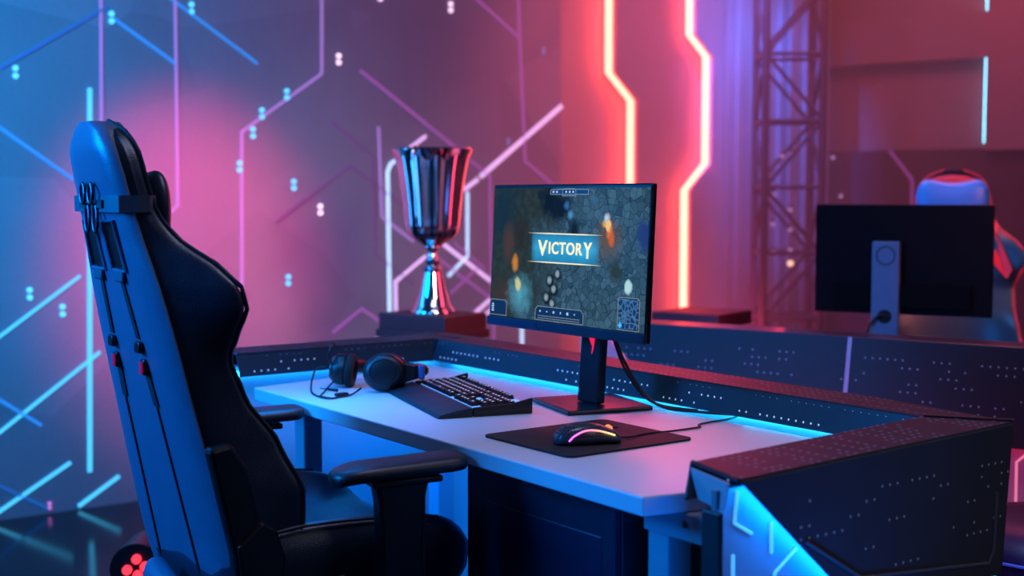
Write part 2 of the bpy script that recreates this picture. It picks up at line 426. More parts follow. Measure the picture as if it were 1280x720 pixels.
# inner faces
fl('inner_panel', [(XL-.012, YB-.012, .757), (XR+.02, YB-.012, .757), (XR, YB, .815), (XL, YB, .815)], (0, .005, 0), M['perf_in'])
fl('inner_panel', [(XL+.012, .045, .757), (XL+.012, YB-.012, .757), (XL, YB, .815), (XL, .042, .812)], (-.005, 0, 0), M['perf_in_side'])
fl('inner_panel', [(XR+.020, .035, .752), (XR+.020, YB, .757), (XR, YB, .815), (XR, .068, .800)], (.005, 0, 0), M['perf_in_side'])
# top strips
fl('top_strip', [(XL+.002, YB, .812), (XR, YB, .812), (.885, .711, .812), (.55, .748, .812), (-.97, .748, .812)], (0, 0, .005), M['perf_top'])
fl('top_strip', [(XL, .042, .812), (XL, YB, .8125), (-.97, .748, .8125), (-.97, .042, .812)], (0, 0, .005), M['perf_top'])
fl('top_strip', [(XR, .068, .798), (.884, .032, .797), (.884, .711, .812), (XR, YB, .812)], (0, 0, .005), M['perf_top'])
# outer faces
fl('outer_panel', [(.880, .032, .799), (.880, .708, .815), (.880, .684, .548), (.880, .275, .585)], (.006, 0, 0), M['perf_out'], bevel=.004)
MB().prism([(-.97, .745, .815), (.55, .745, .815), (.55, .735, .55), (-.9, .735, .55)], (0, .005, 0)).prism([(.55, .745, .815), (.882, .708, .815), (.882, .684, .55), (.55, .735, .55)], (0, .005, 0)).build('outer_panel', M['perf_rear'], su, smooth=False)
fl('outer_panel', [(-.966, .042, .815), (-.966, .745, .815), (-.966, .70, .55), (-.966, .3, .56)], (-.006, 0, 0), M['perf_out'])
# raised border line on the outer face
bl_ = [(.886, .17, .690), (.886, .30, .612), (.886, .640, .578), (.886, .655, .60), (.886, .66, .70)]
MB().tube([Vector(p)+Vector((.0015, 0, 0)) for p in bl_], .0028, 6).build('edge_bead', P('edge_bead', '5a5a64', .4), su)
# dark joint covers at the corners
MB().prism([(XL-.004, YB-.003, .818), (XL+.016, YB-.003, .818), (XL+.004, YB-.018, .754), (XL-.016, YB-.018, .754)], (0, .01, 0)).box((XL-.055, YB+.055, .8185), (.17, .014, .003), Matrix.Translation((0, 0, 0))).build('joint_strip', M['trim_dark'], su, smooth=False)
MB().prism([(XR-.002, YB+.004, .818), (XR+.006, YB-.004, .818), (.887, .708, .819), (.880, .717, .819)], (0, 0, .002)).build('joint_strip', M['trim_dark'], su, smooth=False)
# end trims of the right wing (sheet edges seen from the front)
MB().tube([(XR+.020, .034, .752), (XR-.001, .066, .801)], .004, 6).tube([(XR-.001, .066, .801), (.884, .030, .800)], .004, 6).build('end_trim', M['trim_dark'], su)
MB().box((.857, .004, .378), (.036, .010, .752)).build('end_trim', M['trim_dark'], su, smooth=False, bevel=.002)  # dark box wider than the sheet edge, shade of the open end put in
MB().prism([(XR+.024, .05, .752), (.862, .02, .752), (.872, .02, .795), (XR+.006, .055, .795)], (0, .004, 0)).build('end_plate', M['body'], su, smooth=False)
# body panels
MB().box((.843, .35, .39), (.010, .66, .78)).build('body_panel', P('wing_body', '7c8088', .5, var=.03), su, smooth=False)
MB().box((-.035, .69, .39), (1.75, .03, .78)).build('body_panel', M['body'], su, smooth=False)
MB().box((-.895, .36, .39), (.03, .64, .78)).build('body_panel', M['body'], su, smooth=False)
# led strips
MB().box((-.02, .668, .760), (1.6, .012, .012)).build('led_strip', E('back_led', (.015, .45, 1.0), 34), su, smooth=False)
MB().box((-.872, .35, .762), (.012, .60, .012)).build('led_strip', E('side_led', (.01, .34, 1.0), 14), su, smooth=False)
MB().tube([(.8705, .064, .789), (.8705, .300, .590)], .006, 6).build('led_strip', E('wing_led', (.002, .20, 1.0), 60), su)
MB().tube([(.8725, .285, .578), (.8725, .68, .545)], .0045, 6).build('led_strip', M['led_cyan_soft'], su)
# led end caps at the front of the left wing
MB().box((-.875, .025, .77), (.02, .025, .05)).build('led_end_cap', E('led_cap', (.1, .55, 1), 1.2), su, bevel=.004)
# glowing lines on the right body panel
def bline(pts): return MB().tube([(.8495, y, z) for y, z in pts], .0028, 6).build('light_line', E('body_line', (.10, .55, 1.0), .8), su)
for l in ([(.062, .774), (.057, .727), (.094, .706)], [(.136, .717), (.137, .669)], [(.193, .668), (.145, .637)], [(.055, .68), (.055, .60)], [(.145, .637), (.145, .58), (.2, .55)]):
    bline(l)

# ------------------------------------------------------------------ desk
dk = empty('gaming_desk', (0, 0, 0), 0, 'white topped gaming desk in the middle holding keyboard, mouse and lit monitor', 'desk')
MB().prism([(-.705, .02, .719), (.716, -.005, .719), (.742, .11, .719), (.742, .59, .719), (-.805, .595, .719)], (0, 0, .031)).build('tabletop', M['desk_top'], dk, smooth=False, bevel=.003)
def leg(x, y): return MB().box((x, y, .36), (.05, .05, .718)).build('leg', M['desk_metal'], dk, smooth=False, bevel=.004)
leg(.665, .10); leg(.70, .54); leg(-.62, .12); leg(-.68, .54)
MB().box((.72, .085, .695), (.17, .03, .045)).build('crossbar', M['desk_metal'], dk, smooth=False, bevel=.003)
MB().box((.01, .56, .69), (1.36, .03, .05)).build('crossbar', M['desk_metal'], dk, smooth=False, bevel=.003)
MB().cyl((.735, .069, .70), (.735, .066, .70), .006, 12).build('bolt', M['chrome'], dk)

# cabinet under the desk
cb = empty('desk_cabinet', (.355, .33, 0), 0, 'dark navy pedestal cabinet under the right half of the desk', 'cabinet')
M['cab'] = P('cabinet_dark', '101322', .42, var=.1)
MB().box((0, 0, .365), (.43, .50, .69)).build('carcass', M['cab'], cb, smooth=False, bevel=.004)
dr_ = MB().box((0, -.259, .363), (.43, .016, .680)).build('door', P('cabinet_door', '17162e', .45, var=.1), cb, smooth=False, bevel=.003)
MB().box((.02, -.2675, .34), (.33, .003, .60)).build('door_inset', P('cabinet_inset', '1a1834', .4, var=.1), dr_, smooth=False, bevel=.002)
for sx in (-1, 1):
    for sy in (-1, 1):
        MB().cyl((sx*.18, sy*.2, 0), (sx*.18, sy*.2, .022), .02, 12).build('foot', M['black_plastic'], cb)
tag(MB().tube(catmull([(.80, .30, .70), (.79, .20, .60), (.775, .14, .50), (.765, .10, .35), (.77, .16, .1), (.79, .25, .012)]), .0035, 8).build('power_cable', M['cable']), 'thin dark cable hanging down beside the right desk leg', 'cable')

# ------------------------------------------------------------------ lit monitor
mo = empty('gaming_monitor', (0, .48, .75), 0, 'slim black monitor on the white desk showing a glowing victory screen', 'monitor')
TILT = R(-3)
PL = (-.012, -.06, .325)     # panel centre in monitor space
def pan(name, mb, mat, parent=mo, **k): return mb.build(name, mat, parent, loc=PL if parent is mo else None, rot=(TILT, 0, 0) if parent is mo else None, **k)
pan('housing', MB().box((-.003, .010, 0), (.540, .014, .322)), M['black_satin'], bevel=.003)
pan('rear_bulge', MB().box((0, .030, -.02), (.30, .030, .18)), M['black_plastic'], bevel=.008)
pan('lower_bezel', MB().box((-.003, .001, -.151), (.540, .006, .020)), P('bezel_blue_lit', '18283e', .3), bevel=.001)  # blue light falling on the black bezel is put into its colour
def screen_mat():
    t = NT('game_screen'); o = t.obj(); s = t.sep(o); x, z = s[0], s[2]
    nz = t.node('ShaderNodeTexNoise'); nz.inputs['Scale'].default_value = 14; t.link(o, nz.inputs['Vector'])
    wob = t.node('ShaderNodeVectorMath', operation='MULTIPLY_ADD'); t.link(nz.outputs['Color'], wob.inputs[0]); wob.inputs[1].default_value = (.02, 0, .02); t.link(o, wob.inputs[2])
    v = t.node('ShaderNodeTexVoronoi', feature='DISTANCE_TO_EDGE'); v.inputs['Scale'].default_value = 62; t.link(wob.outputs[0], v.inputs['Vector'])
    v2 = t.node('ShaderNodeTexVoronoi', feature='F1'); v2.inputs['Scale'].default_value = 62; t.link(wob.outputs[0], v2.inputs['Vector'])
    edge = t.math('MULTIPLY', v.outputs['Distance'], 17, True)
    cell = t.sep(v2.outputs['Color'])[0]
    big = t.noise(o, 9, 3); fine = t.noise(o, 60, 4)
    stone = t.mix(t.math('ADD', t.math('MULTIPLY', cell, .55), t.math('MULTIPLY', fine, .4)), hexc('1e3c50'), hexc('4c748c'))
    stone = t.mix(edge, hexc('1a3244'), stone)
    grass = t.mix(fine, hexc('10191c'), hexc('3a4a42'))
    # left side is mossy ground, the right two thirds cobbles
    lm = t.math('MULTIPLY', t.math('ADD', t.math('ADD', t.math('MULTIPLY', x, -5.), t.math('MULTIPLY', z, 2.4)), t.math('SUBTRACT', t.math('MULTIPLY', big, 2.2), 1.25)), 2.2, True)
    col = t.mix(lm, stone, grass)
    def blob(cx, cz, r, c, k, col, st=1.):
        dx = t.math('SUBTRACT', x, cx); dz = t.math('DIVIDE', t.math('SUBTRACT', z, cz), st)
        d = t.math('SQRT', t.math('ADD', t.math('MULTIPLY', dx, dx), t.math('MULTIPLY', dz, dz)))
        w = t.math('ADD', d, t.math('MULTIPLY', t.math('SUBTRACT', fine, .5), r*.9))
        f = t.math('MULTIPLY', t.math('SUBTRACT', 1, t.math('DIVIDE', w, r), True), k, True)
        return t.mix(f, col, hexc(c))
    col = blob(-.23, .10, .085, '18303c', 1.2, col, 1.4)
    col = blob(-.16, .05, .045, '2c2c24', 1.2, col, 1.2)
    col = blob(-.02, .11, .05, '0e1a26', 1.6, col, .8)
    col = blob(-.06, .125, .04, '0e1a26', 1.6, col, 1.2)
    col = blob(.015, .095, .012, '4f96c8', 1.4, col)
    col = blob(.0, .115, .012, '3a70b0', 1.2, col)
    col = blob(.09, .13, .014, '3a6a90', 1.2, col)
    col = blob(-.09, .135, .02, '16242c', 1.6, col, .8)
    col = blob(.03, .06, .025, '10202c', 1.4, col, 1.4)
    col = blob(-.205, .03, .028, '4a3a34', 1.6, col, 2.0)
    col = blob(-.177, -.015, .015, 'd08434', 1.6, col, 1.6)
    col = blob(-.215, -.085, .06, '4a342c', .8, col, .7)
    col = blob(-.155, -.085, .055, '5ab0cc', .9, col)
    col = blob(-.163, -.062, .014, 'd8d49c', 2, col, 1.3)
    col = blob(.141, .045, .055, '6a5434', 1.0, col)
    col = blob(.144, .066, .012, 'e87828', 2.2, col, 1.9)
    col = blob(.152, .045, .011, 'd86020', 1.8, col, 1.6)
    col = blob(.128, .078, .009, 'e0a040', 1.4, col)
    col = blob(.140, .075, .010, 'ffd080', 2.4, col, 1.6)
    col = blob(.135, .09, .012, 'c8dcec', 1.6, col)
    col = blob(.21, -.049, .014, 'b8e8ec', 2.2, col, 1.2)
    col = blob(.25, .055, .03, '243c7a', 1.6, col, 1.4)
    col = blob(.17, -.02, .03, '2a3c30', 1.5, col)
    for cx, cz in ((-.047, -.05), (-.03, -.068), (-.056, -.088), (-.02, -.035), (-.035, -.1)):
        col = blob(cx, cz, .017, '0c1620', 2, col); col = blob(cx-.002, cz+.002, .010, '90a8b4', 1.8, col)
    t.bsdf.inputs['Base Color'].default_value = (.004, .004, .005, 1)
    t.bsdf.inputs['Roughness'].default_value = .25; t.bsdf.inputs['Specular IOR Level'].default_value = .03
    t.link(col, t.bsdf.inputs['Emission Color']); t.bsdf.inputs['Emission Strength'].default_value = .85
    return t.m
scr = pan('screen', MB().box((-.003, .0025, .007), (.530, .003, .292)), screen_mat(), smooth=False)
def glow_banner():
    t = NT('victory_banner'); s = t.sep(t.obj())
    ax = t.math('DIVIDE', t.math('ABSOLUTE', t.math('ADD', s[0], 0.0)), .118)
    f = t.math('SUBTRACT', 1, t.math('POWER', ax, 5), True)
    az = t.math('DIVIDE', t.math('ABSOLUTE', t.math('SUBTRACT', s[2], .022)), .032)
    g = t.math('SUBTRACT', 1, t.math('MULTIPLY', az, .6), True)
    nz = t.noise(t.obj(), 25, 3)
    col = t.mix(t.math('MULTIPLY', g, t.math('ADD', nz, .35)), hexc('105484'), hexc('38b4ec'))
    em = t.node('ShaderNodeEmission'); t.link(col, em.inputs['Color']); em.inputs['Strength'].default_value = 1.0
    tr_ = t.node('ShaderNodeBsdfTransparent'); mx = t.node('ShaderNodeMixShader')
    t.link(t.math('MULTIPLY', f, .92), mx.inputs[0]); t.link(tr_.outputs[0], mx.inputs[1]); t.link(em.outputs[0], mx.inputs[2]); t.link(mx.outputs[0], t.out.inputs['Surface'])
    return t.m
gold = E('gold_glow', 'ffe08a', 1.0); gold_d = E('gold_line', 'f0cc80', 1.2); hud = E('hud_frame', '8a8878', .8); hud_fill = E('hud_fill', '101c24', .6); hud_blue = E('hud_blue', '2868a0', .7)
MB().box((0, -.0002, .022), (.236, .0006, .062)).build('banner', glow_banner(), scr, smooth=False)
mb = MB()
for zc in (.0535, -.0095):
    mb.prism([(-.13, -.001, zc), (-.06, -.001, zc-.0013), (.06, -.001, zc-.0013), (.127, -.001, zc), (.06, -.001, zc+.0013), (-.06, -.001, zc+.0013)], (0, .0004, 0))
mb.build('banner_rule', gold_d, scr, smooth=False)
def text_mesh(txt, size, ext=.0006):
    cu = bpy.data.curves.new('lettering', 'FONT'); cu.body = txt; cu.size = size; cu.extrude = ext; cu.space_character = 1.12; cu.offset = .0009
    ob = bpy.data.objects.new('lettering', cu); C.objects.link(ob)
    dg = bpy.context.evaluated_depsgraph_get(); me = bpy.data.meshes.new_from_object(ob.evaluated_get(dg))
    bpy.data.objects.remove(ob); bpy.data.curves.remove(cu); return me
def lettering(parent, txt, size, x0, x1, zc, hz, mat, y=-.0016, name='lettering', bold=.00035):
    me = text_mesh(txt, size); xs = [v.co.x for v in me.vertices]; ys = [v.co.y for v in me.vertices]
    sx = (x1-x0)/(max(xs)-min(xs)); sy = hz/(max(ys)-min(ys)); mx, my = min(xs), (max(ys)+min(ys))/2
    for v in me.vertices:
        v.co = (x0+(v.co.x-mx)*sx, y-v.co.z, zc+(v.co.y-my)*sy)
    me.materials.append(mat); o = bpy.data.objects.new(name, me); C.objects.link(o); o.parent = parent
    return o
lettering(scr, 'V', .05, -.091, -.058, .0215, .034, gold)
lettering(scr, 'ICTOR', .05, -.052, .062, .0225, .0265, gold)
lettering(scr, 'Y', .05, .066, .094, .0205, .034, gold)
# on-screen frames
def frame(x0, x1, z0, z1, cut, w=.0012):
    o_ = [(x0, z0), (x1, z0), (x1, z1-cut), (x1-cut, z1), (x0+cut, z1), (x0, z1-cut)]
    cx, cz = (x0+x1)/2, (z0+z1)/2
    i_ = [(cx+(a-cx)*(1-2*w/(x1-x0)), cz+(b-cz)*(1-2*w/(z1-z0))) for a, b in o_]
    n = len(o_); m = MB()
    for k in range(n):
        j = (k+1) % n
        m.prism([(o_[k][0], -.001, o_[k][1]), (o_[j][0], -.001, o_[j][1]), (i_[j][0], -.001, i_[j][1]), (i_[k][0], -.001, i_[k][1])], (0, .0006, 0))
    return m
frames = MB()
for a in ((-.266, -.20, -.137, -.101, .006), (-.093, .074, -.137, -.106, .008), (.183, .25, -.137, -.07, .005), (-.056, .074, .138, .150, .003), (-.014, .032, .135, .151, .003)):
    f_ = frame(*a); frames.add(f_.v, f_.f)
    MB().box(((a[0]+a[1])/2, .0004, (a[2]+a[3])/2), (a[1]-a[0]-.004, .0008, a[3]-a[2]-.004)).build('hud_panel', hud_fill, scr, smooth=False)
frames.box((-.01, -.001, -.127), (.145, .0006, .0012)).box((-.01, -.001, -.132), (.145, .0006, .0012)).build('hud_border', hud, scr, smooth=False)
mb = MB()
for k, (w_, h_) in enumerate(((.004, .004), (.003, .003), (.005, .005), (.003, .005), (.006, .006), (.003, .003))):
    mb.box((-.075+k*.024, -.001, -.117), (w_, .0006, h_))
for k in range(4): mb.box((-.253, -.001, -.112-k*.005), (.006+.002*(k % 2), .0006, .003))
for k in range(5): mb.box((-.045+k*.012+(.02 if k > 1 else 0), -.001, .144), (.005, .0006, .004))
mb.build('hud_icon', E('hud_icon', 'b8ccd0', .8), scr, smooth=False)
def map_mat():
    t = NT('mini_map'); v = t.node('ShaderNodeTexVoronoi', feature='DISTANCE_TO_EDGE'); v.inputs['Scale'].default_value = 90; t.link(t.obj(), v.inputs['Vector'])
    f = t.math('MULTIPLY', v.outputs['Distance'], 6, True)
    t.link(t.mix(f, hexc('5a86a8'), hexc('14284a')), t.bsdf.inputs['Emission Color']); t.bsdf.inputs['Emission Strength'].default_value = .7
    t.bsdf.inputs['Base Color'].default_value = (.01, .01, .02, 1); return t.m
MB().box((.2165, -.0004, -.1035), (.060, .0008, .060)).build('mini_map', map_mat(), scr, smooth=False)
MB().prism([(.186, -.0012, -.128), (.192, -.0012, -.134), (.199, -.0012, -.128), (.192, -.0012, -.121)], (0, .0006, 0)).build('map_marker', E('map_marker', '40b0f0', 1.), scr, smooth=False)
# stand
Rb = Matrix.Rotation(R(-15), 4, 'Z')
M['stand'] = P('stand_metal', '1b2230', .3, metal=.3)
col_r = []
for z, y0, hw_ in ((.012, 0.0, .035), (.10, .006, .034), (.22, .016, .033), (.30, .022, .032)):
    col_r.append([(.008+sx*hw_, y0+sy*.011, z) for sx, sy in ((-1, -1), (1, -1), (1, 1), (-1, 1))])
MB().loft(col_r).build('stand_column', M['stand'], mo, smooth=False, bevel=.004)
bp = [(-.118, -.083), (.103, -.083), (.123, .02), (.085, .105), (-.10, .105), (-.130, .02)]
bp = [(-.105, -.095), (.10, -.095), (.10, .105), (-.115, .105)]
MB().prism([tuple(Rb @ Vector((x-.005, y+.005, 0.0005))) for x, y in bp], (0, 0, .010)).build('stand_base', M['stand'], mo, smooth=False, bevel=.004)
# red slit emblem on the column
em = [(.012, .155), (.022, .170), (.030, .150), (.027, .128), (.020, .112), (.024, .135)]
MB().prism([(x-.008, -.0035, z) for x, z in em], (0, .004, 0)).build('emblem', E('emblem_red', 'ff2050', .9), mo, smooth=False)
MB().tube(catmull([(.03, .045, .16), (.05, .06, .10), (.09, .075, .04), (.14, .09, .010), (.22, .125, .006), (.30, .17, .006)]), .0032, 8).build('power_cable', M['cable'], mo)
MB().tube(catmull([(.02, .045, .17), (.04, .065, .09), (.08, .085, .03), (.13, .10, .010), (.20, .135, .006)]), .0028, 8).build('signal_cable', M['cable'], mo)

# ------------------------------------------------------------------ keyboard
kb = empty('keyboard', (-.238, .285, .75), R(-15.6), 'black mechanical gaming keyboard with wrist rest and white lit keys on the desk', 'keyboard')
# local: x along keys, y towards the monitor; front edge at y = -.11
MB().prism([(-.215, -.025, .0005), (.215, -.025, .0005), (.215, .105, .0005), (-.215, .105, .0005)], (0, 0, .012)).build('case', M['black_plastic'], kb, smooth=False, bevel=.003)
for sx in (-.2145, .2085):
    MB().prism([(sx, -.027, .001), (sx, .106, .001), (sx, .106, .034), (sx, .06, .024), (sx, -.027, .020)], (.006, 0, 0)).build('side_rail', M['black_plastic'], kb, smooth=False, bevel=.002)
rest = []
for y, h in ((-.104, .003), (-.098, .008), (-.06, .016), (-.033, .019), (-.029, .017)):
    rest.append([(-.215, y, .0005), (.215, y, .0005), (.215, y, h), (-.215, y, h)])
MB().loft(rest).build('wrist_rest', P('wrist_rest_rubber', '141b26', .55, bump=.2), kb, smooth=False, bevel=.003)
M['kb_glow'] = E('key_glow', (.15, .4, 1.), 1.0)
MB().prism([(-.207, -.0135, .0125), (.207, -.0135, .0125), (.207, .102, .0162), (-.207, .102, .0162)], (0, 0, .002)).build('backlit_plate', M['kb_glow'], kb, smooth=False)
M['key'] = P('keycap_black', '0c0e14', .4); M['legend'] = E('key_legend', 'b8d4ff', 1.5)
M['key_red'] = P('keycap_edge', '2a1018', .4)
u_ = .0178
def keycap_me(w, h=1):
    m = MB(); a, b, H = (w*u_-.0022)/2, (h*u_-.0022)/2, .009
    rings = [[(-a, -b, 0), (a, -b, 0), (a, b, 0), (-a, b, 0)], [(-a+.0018, -b+.0016, H), (a-.0018, -b+.0016, H), (a-.0018, b-.0022, H), (-a+.0018, b-.0022, H)]]
    m.loft(rings); n0 = len(m.f)
    lw = min(.0036, a*.6)
    m.box((-.000, .001, H+.0001), (lw, .0034, .0003))
    me = bpy.data.meshes.new('keycap'); me.from_pydata(m.v, [], m.f); me.materials.append(M['key']); me.materials.append(M['legend'])
    for i, p in enumerate(me.polygons): p.material_index = 1 if i >= n0 else 0
    return me
kme = {}
rows = [  # (list of (x in units, width))
 [(0, 1)]+[(2+i, 1) for i in range(4)]+[(6.5+i, 1) for i in range(4)]+[(11+i, 1) for i in range(4)]+[(15.3+i, 1) for i in range(3)],
 [(i, 1) for i in range(13)]+[(13, 2)]+[(15.3+i, 1) for i in range(3)]+[(18.6+i, 1) for i in range(4)],
 [(0, 1.5)]+[(1.5+i, 1) for i in range(12)]+[(13.5, 1.5)]+[(15.3+i, 1) for i in range(3)]+[(18.6+i, 1) for i in range(3)],
 [(0, 1.75)]+[(1.75+i, 1) for i in range(11)]+[(12.75, 2.25)]+[(18.6+i, 1) for i in range(3)],
 [(0, 2.25)]+[(2.25+i, 1) for i in range(10)]+[(12.25, 2.75)]+[(16.3, 1)]+[(18.6+i, 1) for i in range(3)],
 [(0, 1.25), (1.25, 1.25), (2.5, 1.25), (3.75, 6.25), (10, 1.25), (11.25, 1.25), (13.75, 1.25)]+[(15.3+i, 1) for i in range(3)]+[(18.6, 2)],
]
yrow = [.090, .064, .0462, .0284, .0106, -.0072]
cnt = 0; extra = MB()
for r_, row in enumerate(rows):
    for (x, w) in row:
        cx = -.204+(x+w/2)*u_*1.018; y = yrow[r_]; z = .0138+(y+.024)*.032
        if w not in kme: kme[w] = keycap_me(w)
        cnt += 1
        o = bpy.data.objects.new('keycap', kme[w]); C.objects.link(o); o.parent = kb; o.location = (cx, y, z+.001); o.rotation_euler = (R(1.8), 0, 0)

# ------------------------------------------------------------------ mouse pad and mouse
def rrect(x0, x1, y0, y1, r, n=6):
    p = []
    for cx, cy, a0 in ((x1-r, y1-r, 0), (x0+r, y1-r, 90), (x0+r, y0+r, 180), (x1-r, y0+r, 270)):
        for i in range(n+1):
            a = R(a0+90*i/n); p.append((cx+r*math.cos(a), cy+r*math.sin(a)))
    return p
pad = MB().prism([(x, y, 0) for x, y in rrect(-.134, .134, -.152, .152, .018)], (0, 0, .004)).build('mouse_pad', P('pad_cloth', '15181e', .75, bump=.3, bscale=900), smooth=False, loc=(.287, .240, .7502), rot=(0, 0, R(0)))
tag(pad, 'black cloth mouse pad with rounded corners on the right of the desk', 'mouse pad')
def hex_mat():
    t = NT('honeycomb_shell'); o = t.obj(); s = t.sep(o)
    v = t.node('ShaderNodeTexVoronoi', feature='DISTANCE_TO_EDGE'); v.inputs['Scale'].default_value = 190; v.inputs['Randomness'].default_value = .25; t.link(o, v.inputs['Vector'])
    hole = t.math('GREATER_THAN', v.outputs['Distance'], .17)
    hole = t.math('MULTIPLY', hole, t.math('GREATER_THAN', s[2], .016)); hole = t.math('MULTIPLY', hole, t.math('LESS_THAN', s[1], .025))
    t.link(t.mix(hole, hexc('3a4250'), (0.001, .001, .0015)), t.bsdf.inputs['Base Color'])
    t.link(t.math('ADD', t.math('MULTIPLY', hole, .5), .28), t.bsdf.inputs['Roughness'])
    bp_ = t.node('ShaderNodeBump'); bp_.inputs['Distance'].default_value = .002; bp_.invert = True; t.link(hole, bp_.inputs['Height']); t.link(bp_.outputs[0], t.bsdf.inputs['Normal'])
    return t.m
def rgb_mat():
    t = NT('rgb_strip'); s = t.sep(t.obj())
    r = t.node('ShaderNodeValToRGB'); cr = r.color_ramp
    cr.elements[0].position = 0; cr.elements[0].color = (*hexc('c050ff'), 1); cr.elements[1].position = 1; cr.elements[1].color = (*hexc('ffd060'), 1)
    e = cr.elements.new(.35); e.color = (*hexc('ff5090'), 1); e = cr.elements.new(.7); e.color = (*hexc('ff9060'), 1)
    t.link(t.math('MULTIPLY_ADD', s[1], 10), r.inputs[0]); 
    m_ = r.inputs[0].links[0].from_node; m_.inputs[2].default_value = .5
    t.link(r.outputs[0], t.bsdf.inputs['Emission Color']); t.bsdf.inputs['Emission Strength'].default_value = 2.2; return t.m
M['hex'] = hex_mat(); M['rgb'] = rgb_mat()
def make_mouse(loc, rz, label, detailed=True):
    m = empty('gaming_mouse', loc, rz, label, 'mouse')
    prof = [(-.062, .010, .013), (-.058, .022, .022), (-.045, .030, .032), (-.025, .0335, .0385), (-.005, .0325, .040), (.015, .030, .0375), (.035, .029, .031), (.052, .029, .0235), (.060, .026, .018), (.063, .020, .013)]
    rings = []
    for y, w, h in prof:
        rg = []
        for i in range(20):
            a = 2*PI*i/20
            cx = math.copysign(abs(math.cos(a))**.7, math.cos(a))*w*(1.0 if math.sin(a) < .2 else .97)
            cz = .001+(h-.001)*(.35+.65*math.copysign(abs(math.sin(a))**.8, math.sin(a))) if math.sin(a) >= 0 else .001+(h-.001)*.35*(1+math.copysign(abs(math.sin(a))**.6, math.sin(a)))
            rg.append((cx, y, cz))
        rings.append(rg)
    MB().loft(rings).build('shell', M['hex'], m, subsurf=1)
    for sx in (-1, 1):
        pts = catmull([(sx*.0325, -.043, .010), (sx*.0345, -.033, .020), (sx*.0335, -.012, .0285), (sx*.0305, .012, .0275), (sx*.0295, .034, .0215), (sx*.0295, .046, .0175)])
        MB().tube(pts, .0016, 8).build('light_strip', M['rgb'], m)
    MB().cyl((-.0035, .043, .0245), (.0035, .043, .0245), .0075, 18).build('scroll_wheel', E('wheel_glow', 'ff9a60', 1.0), m)
    MB().box((0, .045, .0262), (.0012, .034, .004)).build('button_gap', M['black_satin'], m, smooth=False)
    return m
mz = .7542
ms = make_mouse((.338, .195, mz), R(-22), 'black honeycomb gaming mouse with glowing side strip on the mouse pad')
wl = [(.0, .062, .007), (.01, .085, .004), (.012, .12, .0035), (.02, .17, -.0005), (.05, .22, -.001), (.07, .27, -.001), (.07, .32, -.001), (.10, .40, -.001)]
inv = Matrix.Rotation(R(22), 4, 'Z')
cw = [(.361, .252, .762), (.352, .29, .7575), (.341, .345, .7565), (.338, .40, .7535), (.337, .46, .7528), (.335, .49, .753), (.316, .505, .753), (.308, .54, .753), (.305, .60, .753), (.29, .64, .753)]
MB().tube(catmull([tuple(inv @ (Vector(p)-Vector((.338, .195, mz)))) for p in cw]), .0021, 8).build('cable', M['cable'], ms)

# ------------------------------------------------------------------ headset
hs = empty('headset', (-.50, .22, .75), 0, 'black over-ear headset lying with its cable on the left end of the desk', 'headset')
M['hs'] = P('headset_plastic', '0b0d12', .42); M['hs_pad'] = P('headset_cushion', '0a0a0e', .8, bump=.4, bscale=300)
def disc_frame(c, n, up=(0, 0, 1)):
    n = Vector(n).normalized(); u = Vector(up); x = u.cross(n).normalized(); y = n.cross(x)
    return Matrix.Translation(c) @ Matrix((x, y, n)).transposed().to_4x4()
def earcup(c, n, k=1., name='earcup'):
    Mx = disc_frame(c, n)
    def ov(prof, sx=1.12): return MB().lathe(prof, 32, Mx @ Matrix.Diagonal((sx*k, .95*k, 1, 1)))
    e = ov([(.001, .030), (.022, .0295), (.032, .026), (.0385, .018), (.040, .006), (.039, -.004), (.001, -.006)]).build(name, M['hs'], hs)
    ov([(.001, -.005), (.036, -.005), (.042, -.010), (.043, -.018), (.039, -.026), (.028, -.028), (.024, -.018), (.001, -.016)]).build('ear_cushion', M['hs_pad'], e)
    ov([(.026, .0275), (.0275, .0305), (.029, .0275)]).build('accent_ring', P('accent_ring', '1c222c', .3), e)
    return Mx
c1 = Vector((.044, .018, .0465)); n1 = Vector((.80, -.58, .14)); M1 = earcup(c1, n1, 1.14)
c2 = Vector((-.085, -.02, .0425)); n2 = Vector((-.62, -.74, .1)); M2 = earcup(c2, n2)
# yokes and headband: arc lying behind the cups
yk = [M1 @ Vector((.038, .018, .010)), M1 @ Vector((.060, .010, .006)), M1 @ Vector((.082, .0, -.004))]
MB().prism([M1 @ Vector(p) for p in ((.030, .026, .004), (.070, .016, .002), (.074, -.016, .002), (.030, -.030, .004))], tuple(n1.normalized()*.012)).build('yoke', M['hs'], hs, bevel=.003)
MB().prism([M2 @ Vector(p) for p in ((-.030, .026, .0), (-.066, .012, -.002), (-.066, -.014, -.002), (-.030, -.028, .0))], tuple(n2.normalized()*.012)).build('yoke', M['hs'], hs, bevel=.003)
a = M1 @ Vector((.074, 0, .006)); b = M2 @ Vector((-.066, 0, .002))
band = catmull([a, (.045, .105, .046), (-.01, .155, .034), (-.085, .155, .030), (-.150, .09, .034), b], 8)
MB().tube(band, .013, 10, flat=1.25, upv=(0, 0, 1)).build('headband', M['hs'], hs)
MB().tube(band[12:-12], .016, 10, flat=.9, upv=(0, 0, 1)).build('headband_pad', M['hs_pad'], hs)
MB().prism([M1 @ Vector(p) for p in ((.078, .018, -.006), (.092, .016, -.008), (.093, -.016, -.008), (.079, -.018, -.006))], tuple(n1.normalized()*.016)).build('slider', P('slider_blue', '2a5a9a', .4), hs, bevel=.003)
